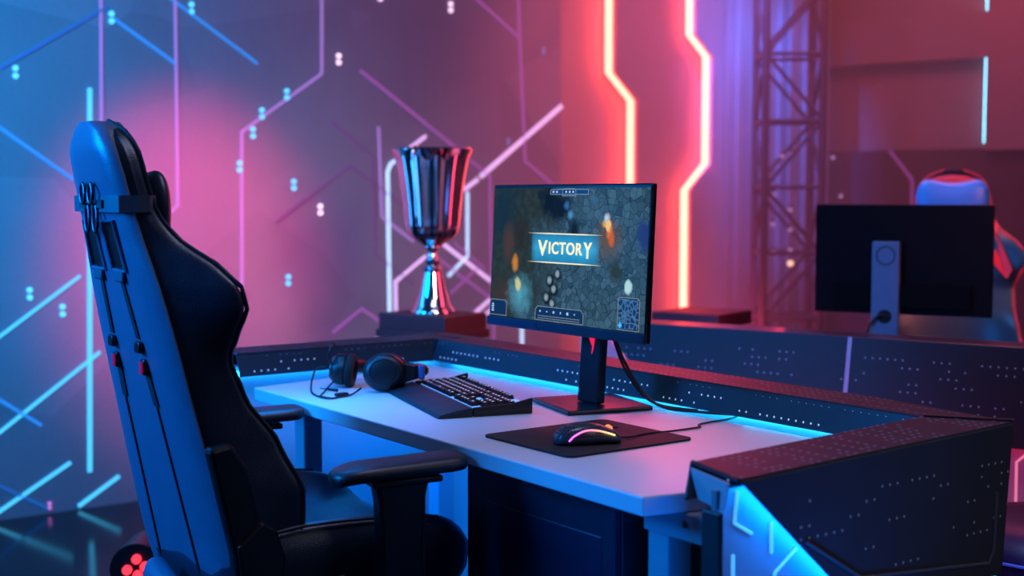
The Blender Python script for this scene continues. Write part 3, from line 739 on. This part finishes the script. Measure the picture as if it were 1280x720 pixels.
# small microphone arm curling up behind the far cup
MB().tube(catmull([M2 @ Vector((.03, .01, .02)), M2 @ Vector((.05, .03, .03)), M2 @ Vector((.045, .055, .03)), M2 @ Vector((.02, .06, .03))]), .0022, 8).build('microphone_arm', M['hs'], hs)
MB().tube([M2 @ Vector((.02, .06, .03)), M2 @ Vector((.004, .056, .03))], .0048, 10).build('microphone_tip', M['hs_pad'], hs)
cpts = [(.03, -.045, .012), (.012, -.062, .004), (-.01, -.078, .003), (.03, -.115, .003), (.075, -.145, .003), (.088, -.155, .003), (.04, -.15, .003), (-.06, -.115, .003), (-.13, -.085, .004), (-.18, -.045, .012), (-.175, -.03, .022)]
cpts = [(.03, -.04, .012), (.052, -.075, .004), (.055, -.10, .003), (.075, -.14, .003), (.05, -.152, .003), (-.02, -.14, .003), (-.08, -.112, .012), (-.12, -.085, .03), (-.13, -.07, .045), (-.11, -.055, .05)]
MB().tube(catmull(cpts, 8), .0022, 8).build('cable', M['cable'], hs)
MB().tube(catmull([(.075, -.14, .0032), (.03, -.145, .003), (-.02, -.11, .003), (-.05, -.07, .02), (-.055, -.04, .04)], 8), .0020, 8).build('cable', M['cable'], hs)
MB().tube([(-.02, -.075, .004), (-.055, -.085, .004)], .0035, 10, radii=[.0036, .0028]).tube([(-.055, -.085, .004), (-.075, -.091, .004)], .0012, 8).build('audio_plug', M['black_satin'], hs)
MB().box((.055, -.105, .006), (.016, .03, .008)).build('inline_control', M['hs'], hs, bevel=.002)

# ------------------------------------------------------------------ gaming chairs
def interp(tab, z):
    tab = sorted(tab)
    if z <= tab[0][0]: return tab[0][1:]
    for a, b in zip(tab, tab[1:]):
        if a[0] <= z <= b[0]:
            t = (z-a[0])/(b[0]-a[0]); t = t*t*(3-2*t)*.5+t*.5
            return tuple(p+(q-p)*t for p, q in zip(a[1:], b[1:]))
    return tab[-1][1:]
BACK = [  # z, rear half width, wing half width, wing tip y
 (.440, .200, .205, -.060), (.470, .222, .228, -.055), (.510, .234, .240, -.052), (.560, .238, .252, -.048), (.616, .236, .264, -.029), (.675, .230, .264, -.028), (.762, .220, .244, -.066),
 (.850, .210, .226, -.124), (.922, .204, .222, -.150), (.965, .198, .242, -.142), (1.010, .190, .266, -.134), (1.050, .180, .262, -.142), (1.085, .168, .228, -.168),
 (1.130, .152, .172, -.216), (1.165, .143, .150, -.242), (1.203, .136, .140, -.256), (1.250, .130, .134, -.266), (1.285, .120, .124, -.272), (1.315, .103, .107, -.280), (1.335, .075, .079, -.290), (1.346, .036, .038, -.298)]
def rear_v(z):
    v = -.158+(z-.52)*(-.322+.158)/(1.275-.52)
    if z > 1.30: v += (z-1.30)*.35
    return v
def back_ring(z):
    wr, wf, v1 = interp(BACK, z); v0 = rear_v(z)
    th = min(.085, max(.02, v1-v0+.0)); vc = v0+min(.085, max(.015, (v1-v0)*.75))
    half = [(0, v0), (wr*.45, v0), (wr*.78, v0+.003), (wr*.95, v0+.012), (wr, v0+.028), (wr+(wf-wr)*.5, v0+(v1-v0)*.55), (wf-.004, v1-.018), (wf, v1-.006), (wf-.006, v1), (wf-.02, v1-.002),
            (max(wf*.55, wf-.09), vc+.012), (wf*.35, vc), (0, vc-.004)]
    return [(u, v, z) for u, v in half]+[(-u, v, z) for u, v in half[-2:0:-1]]
def make_chair(loc, rz, label, style, dz=0.0, group=None):
    ch = empty('gaming_chair', loc, rz, label, 'gaming chair', group)
    T = Matrix.Translation((0, 0, dz))
    main = M['leather'] if style == 'black' else M['far_leather']
    def b(name, mb, mat, parent=ch, **k):
        mb.v = [(x, y, z+dz) for x, y, z in mb.v]
        return mb.build(name, mat, parent, **k)
    zs = [.44+i*(1.346-.44)/46 for i in range(47)]
    br = b('backrest', MB().loft([back_ring(z) for z in zs]), main, subsurf=1)
    # piping along both wing edges
    for s in (-1, 1):
        pts = []
        for z in zs[2:]:
            wr, wf, v1 = interp(BACK, z); pts.append((s*(wf-.004), v1+.001, z))
        b('piping', MB().tube(pts, .0042, 6), M['piping'] if style == 'black' else M['far_red'], br)
    # smooth rear face over the back, its lit tone put into paler leather
    rs = []
    for z in zs[1:-1]+[1.334, 1.340, 1.345]:
        wr, wf, v1 = interp(BACK, z); v0 = rear_v(z); ww = wr*.97
        rs.append([(u*ww, v0-.009+.021*abs(u)**7, z) for u in (-1, -.96, -.9, -.82, -.7, -.5, -.25, 0, .25, .5, .7, .82, .9, .96, 1)]+[(ww*.86, v0+.045, z), (-ww*.86, v0+.045, z)])
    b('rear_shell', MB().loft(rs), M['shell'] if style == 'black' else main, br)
    # harness slots with frames
    for s in (-1, 1):
        sl = empty_slot = MB()
        x0, x1 = (.020, .092) if s > 0 else (-.092, -.020)
        def P3(x, z, d): return (x, rear_v(z)-.0085-d, z)
        poly = [(x0+s*.004, 1.075), (x1-s*.0, 1.075), (x1-.004-s*.004, 1.165), (x0+.004-s*.006, 1.165)]
        r_in = [P3(x, z, .001) for x, z in poly]
        b('harness_slot', MB().prism(r_in, (0, .004, 0)), M['black_satin'], br, smooth=False)
        b('slot_frame', MB().tube([P3(x, z, .002) for x, z in poly+poly[:1]], .0042, 8), M['shell'] if style == 'black' else M['far_red'], br)
        # buckle plate at the slot foot and strap running down the rear face
        b('slot_plate', MB().box(((x0+x1)/2+s*.002, rear_v(1.068)-.012, 1.066), (.044, .008, .024)), M['strap_light'], br, bevel=.003)
        def ribbon2(za, zb, xa, xb, w):
            n = 12; rings = []
            for i in range(n+1):
                t = i/n; z = za+(zb-za)*t; x = xa+(xb-xa)*t; v = rear_v(z)-.009
                rings.append([(x-w, v, z), (x+w, v, z), (x+w, v-.003, z), (x-w, v-.003, z)])
            return MB().loft(rings)
        xm = (x0+x1)/2
        st = b('strap', ribbon2(1.06, .95, xm, xm*1.25, .008), M['strap'], br, smooth=False)
        b('buckle', MB().box((xm*1.3, rear_v(.935)-.014, .935), (.028, .010, .022)).box((xm*1.34, rear_v(.90)-.013, .898), (.022, .009, .03)), M['black_satin'], st, bevel=.003)
        b('red_tag', MB().box((xm*1.34+.002, rear_v(.905)-.019, .897), (.014, .003, .022)), M['tag_red'], st, smooth=False)
        b('strap', ribbon2(.89, .825, xm*1.34, xm*1.5, .012), M['strap'], br, smooth=False)
        b('seam', ribbon2(.83, .46, xm*1.5, xm*1.9, .0025), M['strap'], br, smooth=False)
    # head pillow strap round the neck of the back
    zc = 1.196; pts = []
    wr, wf, v1 = interp(BACK, zc); v0 = rear_v(zc)
    loop = [(0, v0-.0105), (wr*.6, v0-.010), (wr*.9, v0-.004), (wr+.003, v0+.02), (wf+.003, v1-.012), (wf-.01, v1+.004)]
    loop = [(-u, v) for u, v in loop[:0:-1]]+loop
    rings = [[(u, v, zc+hh*.5+(.004 if abs(u) < .02 else 0)) for hh in (-.030, .030)]+[(u*1.02, v+(-.003 if v < v0 else .003), zc+hh*.5) for hh in (.030, -.030)] for u, v in loop]
    b('pillow_strap', MB().loft(rings), M['strap_light'], ch, smooth=False)
    cl = MB()
    for sx in (-.022, .022):
        for a0, a1 in ((1.230, 1.200), (1.193, 1.150)):
            r = [(sx+ .0125*math.cos(t)*(1 if a0 > 1.2 else .95), rear_v(a0)-.016, (a0+a1)/2+abs(a0-a1)*.62*math.sin(t)) for t in (2*PI*i/14 for i in range(15))]
            cl.tube(r, .0034, 8)
        cl.box((sx*1.9, rear_v(1.196)-.015, 1.196), (.040, .005, .014))
    b('strap_clip', cl, M['clip'], ch)
    # head pillow in front
    rg = []
    for i in range(17):
        t = -1+2*i/16; w = .132*t; k = max(.03, (1-abs(t)**3.2))**.5
        cz, cy = (1.168 if style == 'black' else 1.222)+.020*t*t, interp(BACK, 1.2)[2]+.022
        rg.append([(w, cy+.030*k*math.cos(a)+.006*t*t, cz+(.078+.040*t*t)*k*math.copysign(abs(math.sin(a))**.8, math.sin(a))) for a in (2*PI*j/16 for j in range(16))])
    pil = b('head_pillow', MB().loft(rg), main if style == 'black' else M['far_blue'], subsurf=1)
    if style != 'black':
        # red front panels: head patch and the two shoulder flashes
        top = []
        for i in range(9):
            t = -1+2*i/8; top.append([(.07*t, rear_v(1.3)+.10+.0, 1.262+.055*(1-t*t)*j) for j in (0, .5, 1)])
        rg = []
        for i in range(13):
            t = -1+2*i/12; k = max(.05, 1-t*t)**.5
            rg.append([(.092*t, interp(BACK, 1.30)[2]+.012+.010*k*math.cos(a), 1.296+.034*k*math.sin(a)) for a in (2*PI*j/10 for j in range(10))])
        b('head_patch', MB().loft(rg), M['far_red'], br)
        for s in (-1, 1):
            poly = [(s*.12, 1.165), (s*.160, 1.15), (s*.160, 1.11), (s*.213, .985), (s*.195, .95), (s*.10, 1.06)]
            pp = []
            for u, z in poly:
                wr, wf, v1 = interp(BACK, z); pp.append((u, v1+.012-.02*(abs(u) < .12), z))
            b('shoulder_flash', MB().prism(pp, (0, -.05, 0)), M['far_red'], br, smooth=False)
    # seat: sections across, running front to back
    rings = []
    for y, hw_, zt, zb_, bol in ((-.17, .20, .540, .47, .03), (-.14, .225, .546, .45, .045), (-.05, .245, .548, .44, .065), (.06, .262, .548, .435, .068), (.16, .272, .548, .43, .062), (.24, .276, .549, .43, .050), (.285, .274, .548, .435, .034), (.315, .264, .530, .45, .022), (.328, .245, .505, .47, .010)):
        up_ = [(-1, .62), (-.985, .86), (-.93, 1.0), (-.86, 1.0), (-.76, .55), (-.64, .12), (-.45, 0), (-.15, 0)]
        rr = []
        for u, k in up_: rr.append((u*hw_, y, zt+bol*(k if k > .0 else 0) if abs(u) < .97 else zt+bol*(k-.4)))
        rr += [(-u, y_, z_) for u, y_, z_ in rr[::-1]]
        rr += [(hw_*.98, y, zb_+.03), (hw_*.88, y, zb_), (hw_*.3, y, zb_-.005), (-hw_*.3, y, zb_-.005), (-hw_*.88, y, zb_), (-hw_*.98, y, zb_+.03)]
        rings.append([(u_x+.03, y_, z_) for u_x, y_, z_ in rr])
    se = b('seat', MB().loft(rings), main, subsurf=1)
    for s in (-1, 1):
        pts = [(s*hw_*.955+.03, y, zt+bol*1.0) for y, hw_, zt, bol in ((-.14, .225, .546, .04), (-.05, .245, .548, .06), (.06, .262, .548, .063), (.16, .272, .548, .057), (.24, .276, .549, .046))]
        b('piping', MB().tube(catmull(pts, 4), .0035, 6), M['piping'] if style == 'black' else M['far_red'], se)
    # armrests
    for s in (-1, 1):
        ax, ay = (.390 if s > 0 else -.272), .100
        AM = Matrix.Translation((ax, ay, 0)) @ Matrix.Rotation(R(-8), 4, 'Z')
        pd = []
        for t in range(13):
            y = -.132+.258*t/12; k = min(1, (t+.8)/3, (12.8-t)/1.8); k = k**.42
            hw_ = .050*k; h0 = .737+.006*t/12-.012*max(0, 1-t/3.)**2; th = .031-.010*(1-k)
            pd.append([tuple(AM @ Vector((hw_*x, y, h0-th/2+th/2*zz))) for x, zz in ((-1, -.6), (-1, .35), (-.86, .85), (-.4, 1), (.4, 1), (.86, .85), (1, .35), (1, -.6), (.7, -1), (-.7, -1))])
        ar = b('armrest', MB().loft(pd), M['arm_pad'] if style == 'black' else M['far_blue'], subsurf=1)  # far pads carry their cyan lighting as a blue colour
        b('armrest_bracket', MB().box((0, .005, .702), (.06, .135, .012), AM), M['black_plastic'], ar, bevel=.003)
        post = []
        for z, y0, y1, hw_ in ((.700, -.052, .050, .020), (.665, -.046, .042, .020), (.56, -.042, .036, .021), (.50, -.046, .042, .022), (.42, -.06, .055, .022)):
            post.append([tuple(AM @ Vector(p)) for p in ((-hw_, y0, z), (hw_, y0, z), (hw_, y1, z), (-hw_, y1, z))])
        b('armrest_post', MB().loft(post), M['black_plastic'], ar, smooth=False, bevel=.006)
        b('post_rail', MB().box((0, .040, .565), (.03, .008, .25), AM), M['arm_pad'] if style == 'black' else M['black_plastic'], ar, smooth=False, bevel=.002)
        b('armrest_mount', MB().box((ax*.5+.03, ay, .425), (abs(ax), .09, .02)), M['black_plastic'], ar, bevel=.004)
        # recliner hinge cover
        dy_ = .0 if s > 0 else .06
        cov = [(-.222, .775), (-.180, .782), (-.150, .735), (-.128, .640), (-.100, .622), (-.082, .570), (-.085, .470), (-.168, .460), (-.178, .580)]
        b('hinge_cover', MB().prism([(s*(.265 if s > 0 else .21), y+dy_, z) for y, z in cov], (s*.032, 0, 0)), M['black_plastic'], ch, smooth=False, bevel=.008)
        b('hinge_cap', MB().prism([(s*(.292 if s > 0 else .235), y+dy_, z) for y, z in ((-.10, .622), (-.128, .640), (-.175, .60), (-.165, .50), (-.09, .52), (-.082, .57))], (s*.012, 0, 0)), M['black_plastic'], ch, smooth=False, bevel=.006)
    lev = MB().tube([(.24, .02, .425), (.34, .0, .42)], .007, 8).tube([(.34, .0, .42), (.40, -.02, .425)], .011, 10)
    b('tilt_lever', lev, M['black_satin'], ch)
    b('recline_lever', MB().tube(catmull([(.30, -.10, .50), (.325, -.06, .505), (.33, .02, .515)]), .007, 8, flat=1.8), M['black_satin'], ch)
    # rear cross rail
    b('cross_rail', MB().tube([(-.015, -.205, .497), (.0, -.210, .490), (.20, -.212, .440), (.22, -.205, .436)], .026, 14, radii=[.022, .027, .027, .02], flat=1.2), M['shell'] if style == 'black' else M['black_plastic'], ch)
    # mechanism and base
    b('tilt_mechanism', MB().box((0, .08, .408), (.22, .26, .045)), M['black_plastic'], ch, bevel=.01)
    b('gas_lift', MB().cyl((0, .08, .10), (0, .08, .39), .027, 18).cyl((0, .08, .09), (0, .08, .24), .038, 18), M['black_satin'], ch)
    hub = MB().cyl((0, .08, .075), (0, .08, .13), .05, 20).build('base_hub', M['black_plastic'], ch)
    for k in range(5):
        a = R(90+72*k); d = Vector((math.cos(a), math.sin(a), 0)); c0 = Vector((0, .08, 0))
        lg = MB().tube([c0+d*.03+Vector((0, 0, .105)), c0+d*.16+Vector((0, 0, .10)), c0+d*.30+Vector((0, 0, .078))], .02, 10, radii=[.026, .024, .018], flat=.8).build('base_leg', M['black_plastic'], ch)
        p = c0+d*.29; q = Vector((-d.y, d.x, 0))
        cs = MB()
        for ss in (-1, 1): cs.cyl(p+q*(ss*.006)+Vector((0, 0, .03)), p+q*(ss*.024)+Vector((0, 0, .03)), .03, 18)
        cs.cyl(p+Vector((0, 0, .05)), p+Vector((0, 0, .078)), .008, 8)
        cs.build('caster', M['black_satin'], lg)
    return ch
M['arm_pad'] = P('armrest_foam', '161b22', .4, bump=.25, bscale=500, spec=.6)
M['far_leather'] = P('far_chair_leather', '0e1220', .4, bump=.2)
M['far_red'] = P('far_chair_red', 'd02430', .45)
M['far_blue'] = P('far_chair_blue', '2a6fb0', .4, spec=.6)
make_chair((-.195, -.215, 0), R(-1), 'black gaming chair nearest the camera, seen from behind at the white desk', 'black')
make_chair((-.665, 2.70, 0), R(180+34), 'black gaming chair with red flashes and blue pillow behind the far monitor', 'red', dz=-.04)

# ------------------------------------------------------------------ far station
S2 = (-.8, 1.362, 0); A2 = R(18.3)
s2 = empty('desk_surround', S2, A2, 'long dark perforated shroud of the far desk over pink glowing body panels', 'desk surround')
def p2(name, mb, mat, parent=s2, **k): return mb.build(name, mat, parent, **k)
lean = -.05
M['rear_top'] = P('far_top_strip', '3a3848', .35, var=.1)
def face2(x0, x1, name='outer_panel', cutl=0):
    poly = [(x0, 0, .82), (x1, 0, .82), (x1, lean, .565), (x0+cutl, lean, .565)]
    return p2(name, MB().prism(poly, (0, .006, 0)), M['perf_rear'], smooth=False, bevel=.002)
face2(-.175, .650, cutl=.30)
face2(.662, 1.75)
p2('joint_strip', MB().prism([(.650, -.001, .82), (.662, -.001, .82), (.662, lean-.001, .565), (.650, lean-.001, .565)], (0, .008, 0)), P('joint_light', '8a86a0', .4), smooth=False)
p2('top_strip', MB().box((.79, .062, .818), (1.93, .124, .006)), M['rear_top'], smooth=False, bevel=.002)
p2('inner_panel', MB().box((.79, .122, .785), (1.93, .006, .07)), M['perf_rear'], smooth=False)
p2('body_panel', MB().box((.80, .045, .39), (2.1, .03, .78)), M['body'], smooth=False)
p2('led_strip', MB().tube([(-.165, -.008+.02, .80), (.13, lean+.045, .575), (1.74, lean+.05, .575)], .005, 6), M['led_red'])
for l in ([(-.09, .76), (-.09, .66), (.0, .60)], [(1.127, .54), (1.102, .516), (1.103, .38)], [(1.2, .55), (1.25, .50), (1.25, .3)]):
    p2('light_line', MB().tube([(x, .0285, z) for x, z in l], .0035, 6), E('pink_line', 'f080a8', .8))
d2 = empty('far_desk', S2, A2, 'far desk behind the perforated shroud, mostly hidden, holding the dark monitor', 'desk')
MB().box((.79, .42, .735), (1.8, .58, .03)).build('tabletop', M['desk_top'], d2, smooth=False, bevel=.003)
for sx in (-.03, 1.6):
    for sy in (.19, .65): MB().box((sx, sy, .36), (.05, .05, .72)).build('leg', M['desk_metal'], d2, smooth=False)
# far monitor seen from behind
fm = empty('gaming_monitor', (-.381, 2.051, .75), R(26), 'dark monitor seen from behind on the far desk, light stand with a ring', 'monitor')
M['mon_back'] = P('monitor_back', '0d0a10', .7, var=.15, spec=.08); M['mon_stand'] = P('monitor_stand', '5a6a86', .4, metal=.2)
MB().box((0, .02, .262), (.54, .026, .342)).build('housing', M['mon_back'], fm, bevel=.004)
MB().box((0, .0345, .262), (.528, .003, .33)).build('screen', E('far_screen', (.02, .05, .12), .3), fm, smooth=False)
MB().box((.0, .0, .150), (.42, .022, .075)).build('port_cover', P('port_cover', '08070a', .8, spec=.08), fm, bevel=.004)
MB().prism([(-.085, -.02, .32), (.0, -.02, .32), (.0, -.02, .01), (-.085, -.02, .01)], (0, .022, 0)).build('stand_column', M['mon_stand'], fm, smooth=False, bevel=.005)
rg_ = [(-.0425+.028*math.cos(a), -.0205, .275+.028*math.sin(a)) for a in (2*PI*i/28 for i in range(29))]
MB().tube(rg_, .0025, 8).build('ring_emblem', P('ring_emblem', '2a3040', .4), fm)
MB().box((-.02, .05, .006), (.26, .22, .010)).build('stand_base', M['mon_stand'], fm, bevel=.003)
MB().cyl((-.0425, -.0212, .085), (-.0425, -.018, .085), .022, 20).build('cable_hole', M['black_satin'], fm)
MB().tube(catmull([(-.03, -.022, .085), (-.055, -.03, .09), (-.085, -.03, .06), (-.095, -.02, .02), (-.09, .03, .004)]), .004, 8).build('cable', M['cable'], fm)
m2 = make_mouse((-.54, 1.87, .7505), R(150), 'small cyan lit mouse left of the far monitor on the far desk')
for ch_ in list(m2.children):
    if ch_.name.startswith('shell'): ch_.data.materials.clear(); ch_.data.materials.append(P('mouse_cyan_lit', '88a8c0', .3))  # cyan light on the far mouse painted as a pale blue shell

# low dark red plinth behind the far desk end
pl = empty('plinth', (-1.25, 2.05, 0), R(18), 'low dark red plinth behind the far desk, right of the lit monitor', 'plinth')
M['plinth'] = P('plinth_red', '3c1520', .5)
MB().box((0, 0, .37), (.22, .22, .74)).build('column', M['plinth'], pl, smooth=False, bevel=.004)
MB().box((0, 0, .768), (.27, .27, .05)).build('top_slab', M['plinth'], pl, smooth=False, bevel=.004)

# padded stool
stl = empty('padded_stool', (.62, 1.28, 0), 0, 'dark purple padded seat with a pale piping seam behind the desk wing', 'stool')
M['stool'] = P('stool_leather', '24163c', .45, bump=.2); M['stool_side'] = P('stool_side', '1a3a8a', .5)
MB().lathe([(.001, .515), (.10, .515), (.165, .508), (.205, .488), (.222, .455), (.224, .425), (.215, .40), (.001, .40)], 40).build('seat_cushion', M['stool'], stl)
MB().tube([(.2255*math.cos(a), .2255*math.sin(a), .452) for a in (2*PI*i/48 for i in range(49))], .0035, 6).build('piping', P('stool_piping', '6a80d8', .4), stl)
MB().lathe([(.001, .40), (.205, .40), (.195, .20), (.18, .0), (.001, .0)], 40).build('stool_body', M['stool_side'], stl)

# ------------------------------------------------------------------ trophy on its plinth
tp = empty('trophy_plinth', (-1.57, 1.09, 0), R(36.3-90+90-20), 'dark red display plinth behind the left desk panel carrying the trophy', 'plinth')
MB().box((0, 0, .365), (.25, .25, .73)).build('column', M['plinth'], tp, smooth=False, bevel=.004)
MB().prism([(-.155, -.12, .73), (.155, -.12, .73), (.155, .12, .73), (-.155, .12, .73)], (0, 0, .028)).build('base_slab', M['plinth'], tp, smooth=False, bevel=.004)
MB().box((0, 0, .785), (.295, .22, .056)).build('top_slab', M['plinth'], tp, smooth=False, bevel=.004)
tc = empty('trophy_cup', (-1.57, 1.09, .8135), R(-54), 'tall silver trophy cup with fluted bowl standing on the dark red plinth', 'trophy')
fl_ = lambda a, z: .028*math.cos(a*12) if z > .19 else 0
MB().lathe([(.001, 0), (.074, 0), (.074, .008), (.068, .016), (.060, .03), (.050, .06), (.041, .10), (.034, .13), (.031, .142), (.001, .142)], 48).build('foot', M['trophy'], tc)
MB().lathe([(.001, .140), (.033, .140), (.036, .148), (.030, .156), (.022, .162), (.026, .172), (.027, .180), (.019, .188), (.016, .204), (.020, .216), (.032, .224), (.03, .23), (.001, .23)], 40).build('stem', M['trophy'], tc)
bw = MB().lathe([(.001, .226), (.030, .226), (.052, .244), (.075, .258), (.086, .275), (.091, .30), (.096, .35), (.103, .41), (.112, .47), (.120, .51), (.126, .53)], 96, flute=fl_)
bw.build('bowl', M['trophy'], tc)
MB().lathe([(.120, .515), (.127, .528), (.136, .545), (.139, .553), (.135, .557), (.128, .548), (.116, .51), (.095, .42), (.080, .30), (.001, .27)], 64).build('rim', M['trophy'], tc)
for s in (-1, 1):
    h = catmull([(s*.125, 0, .535), (s*.155, 0, .558), (s*.172, 0, .535), (s*.160, 0, .49), (s*.148, 0, .42), (s*.142, 0, .35), (s*.125, 0, .295), (s*.088, 0, .275)], 6)
    MB().tube(h, .0045, 8).build('handle', M['trophy'], tc)

# red lamp cluster on the floor far left
lp = empty('floor_spotlight', (-1.250, -.062, 0), R(53.7), 'small black floor spotlight with four red lamps behind the near chair', 'spotlight')
MB().box((0, 0, .010), (.20, .16, .020)).build('foot_plate', M['black_plastic'], lp, bevel=.004)
MB().cyl((0, .09, .205), (0, -.05, .202), .075, 28).build('lamp_can', M['black_plastic'], lp)
for s in (-1, 1):
    MB().box((s*.080, 0, .115), (.008, .03, .195)).build('yoke', M['black_plastic'], lp, bevel=.002)
for x, z in ((.000, .236), (-.026, .206), (.002, .192), (.022, .216)):
    MB().cyl((x, -.049, z), (x, -.060, z-.001), .0125, 14).build('red_lamp', M['lamp_red'], lp)

# ------------------------------------------------------------------ stage haze
def haze_mat():
    t = NT('stage_haze'); t.n.remove(t.bsdf)
    v = t.node('ShaderNodeVolumeScatter'); v.inputs['Density'].default_value = .22; v.inputs['Anisotropy'].default_value = .2
    v.inputs['Color'].default_value = (.95, .95, 1, 1); t.link(v.outputs[0], t.out.inputs['Volume']); return t.m
hz = MB().prism([(-2.70, .85, .05), (-.1, 4.40, .05), (-.12, 4.50, .05), (-2.35, 3.84, .05), (-2.70, 3.60, .05)], (0, 0, 3.0)).build('haze', haze_mat(), smooth=False)
tag(hz, 'thin blue and red stage haze hanging in front of the curtain and truss', 'haze', kind='stuff')

# ------------------------------------------------------------------ lights
def area(name, loc, target, size, power, col, size_y=None, spread=180):
    l = bpy.data.lights.new(name, 'AREA'); l.energy = power; l.color = col; l.size = size; l.spread = R(spread)
    if size_y: l.shape = 'RECTANGLE'; l.size_y = size_y
    o = bpy.data.objects.new(name, l); C.objects.link(o); o.location = loc
    o.rotation_euler = (Vector(target)-Vector(loc)).to_track_quat('-Z', 'Y').to_euler(); return o
def spot(name, loc, target, power, col, angle=60, blend=1., size=.1):
    l = bpy.data.lights.new(name, 'SPOT'); l.energy = power; l.color = col; l.spot_size = R(angle); l.spot_blend = blend; l.shadow_soft_size = size
    o = bpy.data.objects.new(name, l); C.objects.link(o); o.location = loc
    o.rotation_euler = (Vector(target)-Vector(loc)).to_track_quat('-Z', 'Y').to_euler(); return o
BLUE = (.0, .22, 1.0); CY = (.02, .5, 1.0); RED = (1., .04, .10); PINK = (1., .12, .35); LAV = (.62, .58, 1.)
area('key_blue', (-1.05, -1.95, 1.75), (-.2, -.4, .85), .9, 115, (.0, .25, 1.0))
spot('wall_blue', (-.9, -1.9, 2.4), (-2.85, -.5, 1.6), 900, (.0, .38, 1.0), 62)
spot('wall_mauve', (.2, 1.2, 3.2), (-2.85, 2.2, 1.4), 95, (.95, .34, .58), 62)
spot('wall_pink', (-1.0, .55, 2.25), (-2.85, .76, 1.0), 560, (1., .025, .12), 36)
spot('wall_red', (-1.6, 2.2, 3.1), (-2.85, 3.3, 1.2), 190, (1., .12, .16), 75)
area('desk_top_fill', (.6, .1, 2.9), (.1, .2, .75), 1.0, 20, (.56, .60, 1.))
area('desk_pink', (1.6, 1.0, 1.9), (.7, .15, .75), .4, .3, (1., .14, .36))
area('under_desk', (-.25, .33, .62), (-.25, .68, .35), .9, 5, (.0, .13, 1.), .2)
area('left_wing', (-.70, .32, .70), (-.88, .32, .45), .5, 1.8, (.0, .22, 1.), .1)
area('wing_blue', (1.15, -.12, .12), (.85, .10, .52), .2, 1.3, (.0, .17, 1.), spread=60)  # added fill that strengthens the blue on the wing body
spot('curtain_blue', (-2.36, 2.80, 3.12), (-2.48, 3.66, 1.75), 1700, (.03, .17, 1.), 32)
spot('beam_blue', (-1.85, 2.55, 3.3), (-2.12, 3.35, 1.3), 800, (.03, .18, 1.), 24)
area('far_chair_warm', (.7, 2.0, 1.7), (-.5, 2.6, 1.1), .3, 2.2, (1., .3, .3), spread=60)  # added light to bring up the red of the far chair
area('far_red', (-.9, 3.0, 2.9), (-.8, 4.2, 1.3), .8, 42, (1., .17, .22))
area('curtain_red', (-2.0, 2.9, .5), (-2.45, 3.7, .9), .3, 5, (1., .06, .18))
area('far_chair_blue', (-1.0, 2.25, 2.1), (-.66, 2.62, 1.15), .4, 3.5, (.04, .34, 1.), spread=60)
area('far_body_red', (-.2, 1.05, .35), (-.1, 1.55, .5), .9, 4, (1., .012, .08), .2)
area('panel_blue', (-.45, -.10, 1.15), (-.72, .66, .79), .3, 3.2, (.0, .28, 1.))  # added light in place of LED bounce on the left panels
area('rail_red', (-1.05, 1.55, 1.75), (-.1, .72, .8), .35, 1.2, (1., .06, .2), spread=60)  # added light to redden the top strips
area('seat_blue', (-.75, .05, 1.75), (-.15, -.12, .5), .3, 2.2, (.0, .25, 1.), spread=40)  # added light to brighten the seat cushion
area('side_fill', (2.9, .9, 2.0), (.88, .4, .6), .8, .5, (.85, .85, .95), spread=40)
area('trophy_red', (-.75, 1.85, 1.25), (-1.57, 1.09, 1.1), .25, 6, (1., .04, .10), .9)  # added light, gives the cup its red reflection
area('trophy_streak', (.1, .75, 1.55), (-1.57, 1.09, 1.1), .12, 1.5, (1., .7, .68), .8, spread=40)  # added light, reflects as a streak in the bowl
area('trophy_blue', (-1.95, .15, 1.25), (-1.57, 1.09, 1.1), .25, 5, (.02, .3, 1.), .9)  # added light, gives the cup its blue reflection
area('stool_blue', (.9, .95, .7), (.6, 1.3, .3), .3, 1.2, (.1, .2, 1.))

w = bpy.data.worlds.new('world'); sc.world = w; w.use_nodes = True
bg = w.node_tree.nodes['Background']; bg.inputs[0].default_value = (.06, .10, .32, 1); bg.inputs[1].default_value = .16

sc.view_settings.view_transform = 'Standard'; sc.view_settings.look = 'None'
sc.view_settings.exposure = 0; sc.view_settings.gamma = 1
sc.cycles.use_denoising = True
sc.cycles.max_bounces = 6; sc.cycles.diffuse_bounces = 3; sc.cycles.glossy_bounces = 3; sc.cycles.transparent_max_bounces = 6
sc.cycles.sample_clamp_indirect = 4
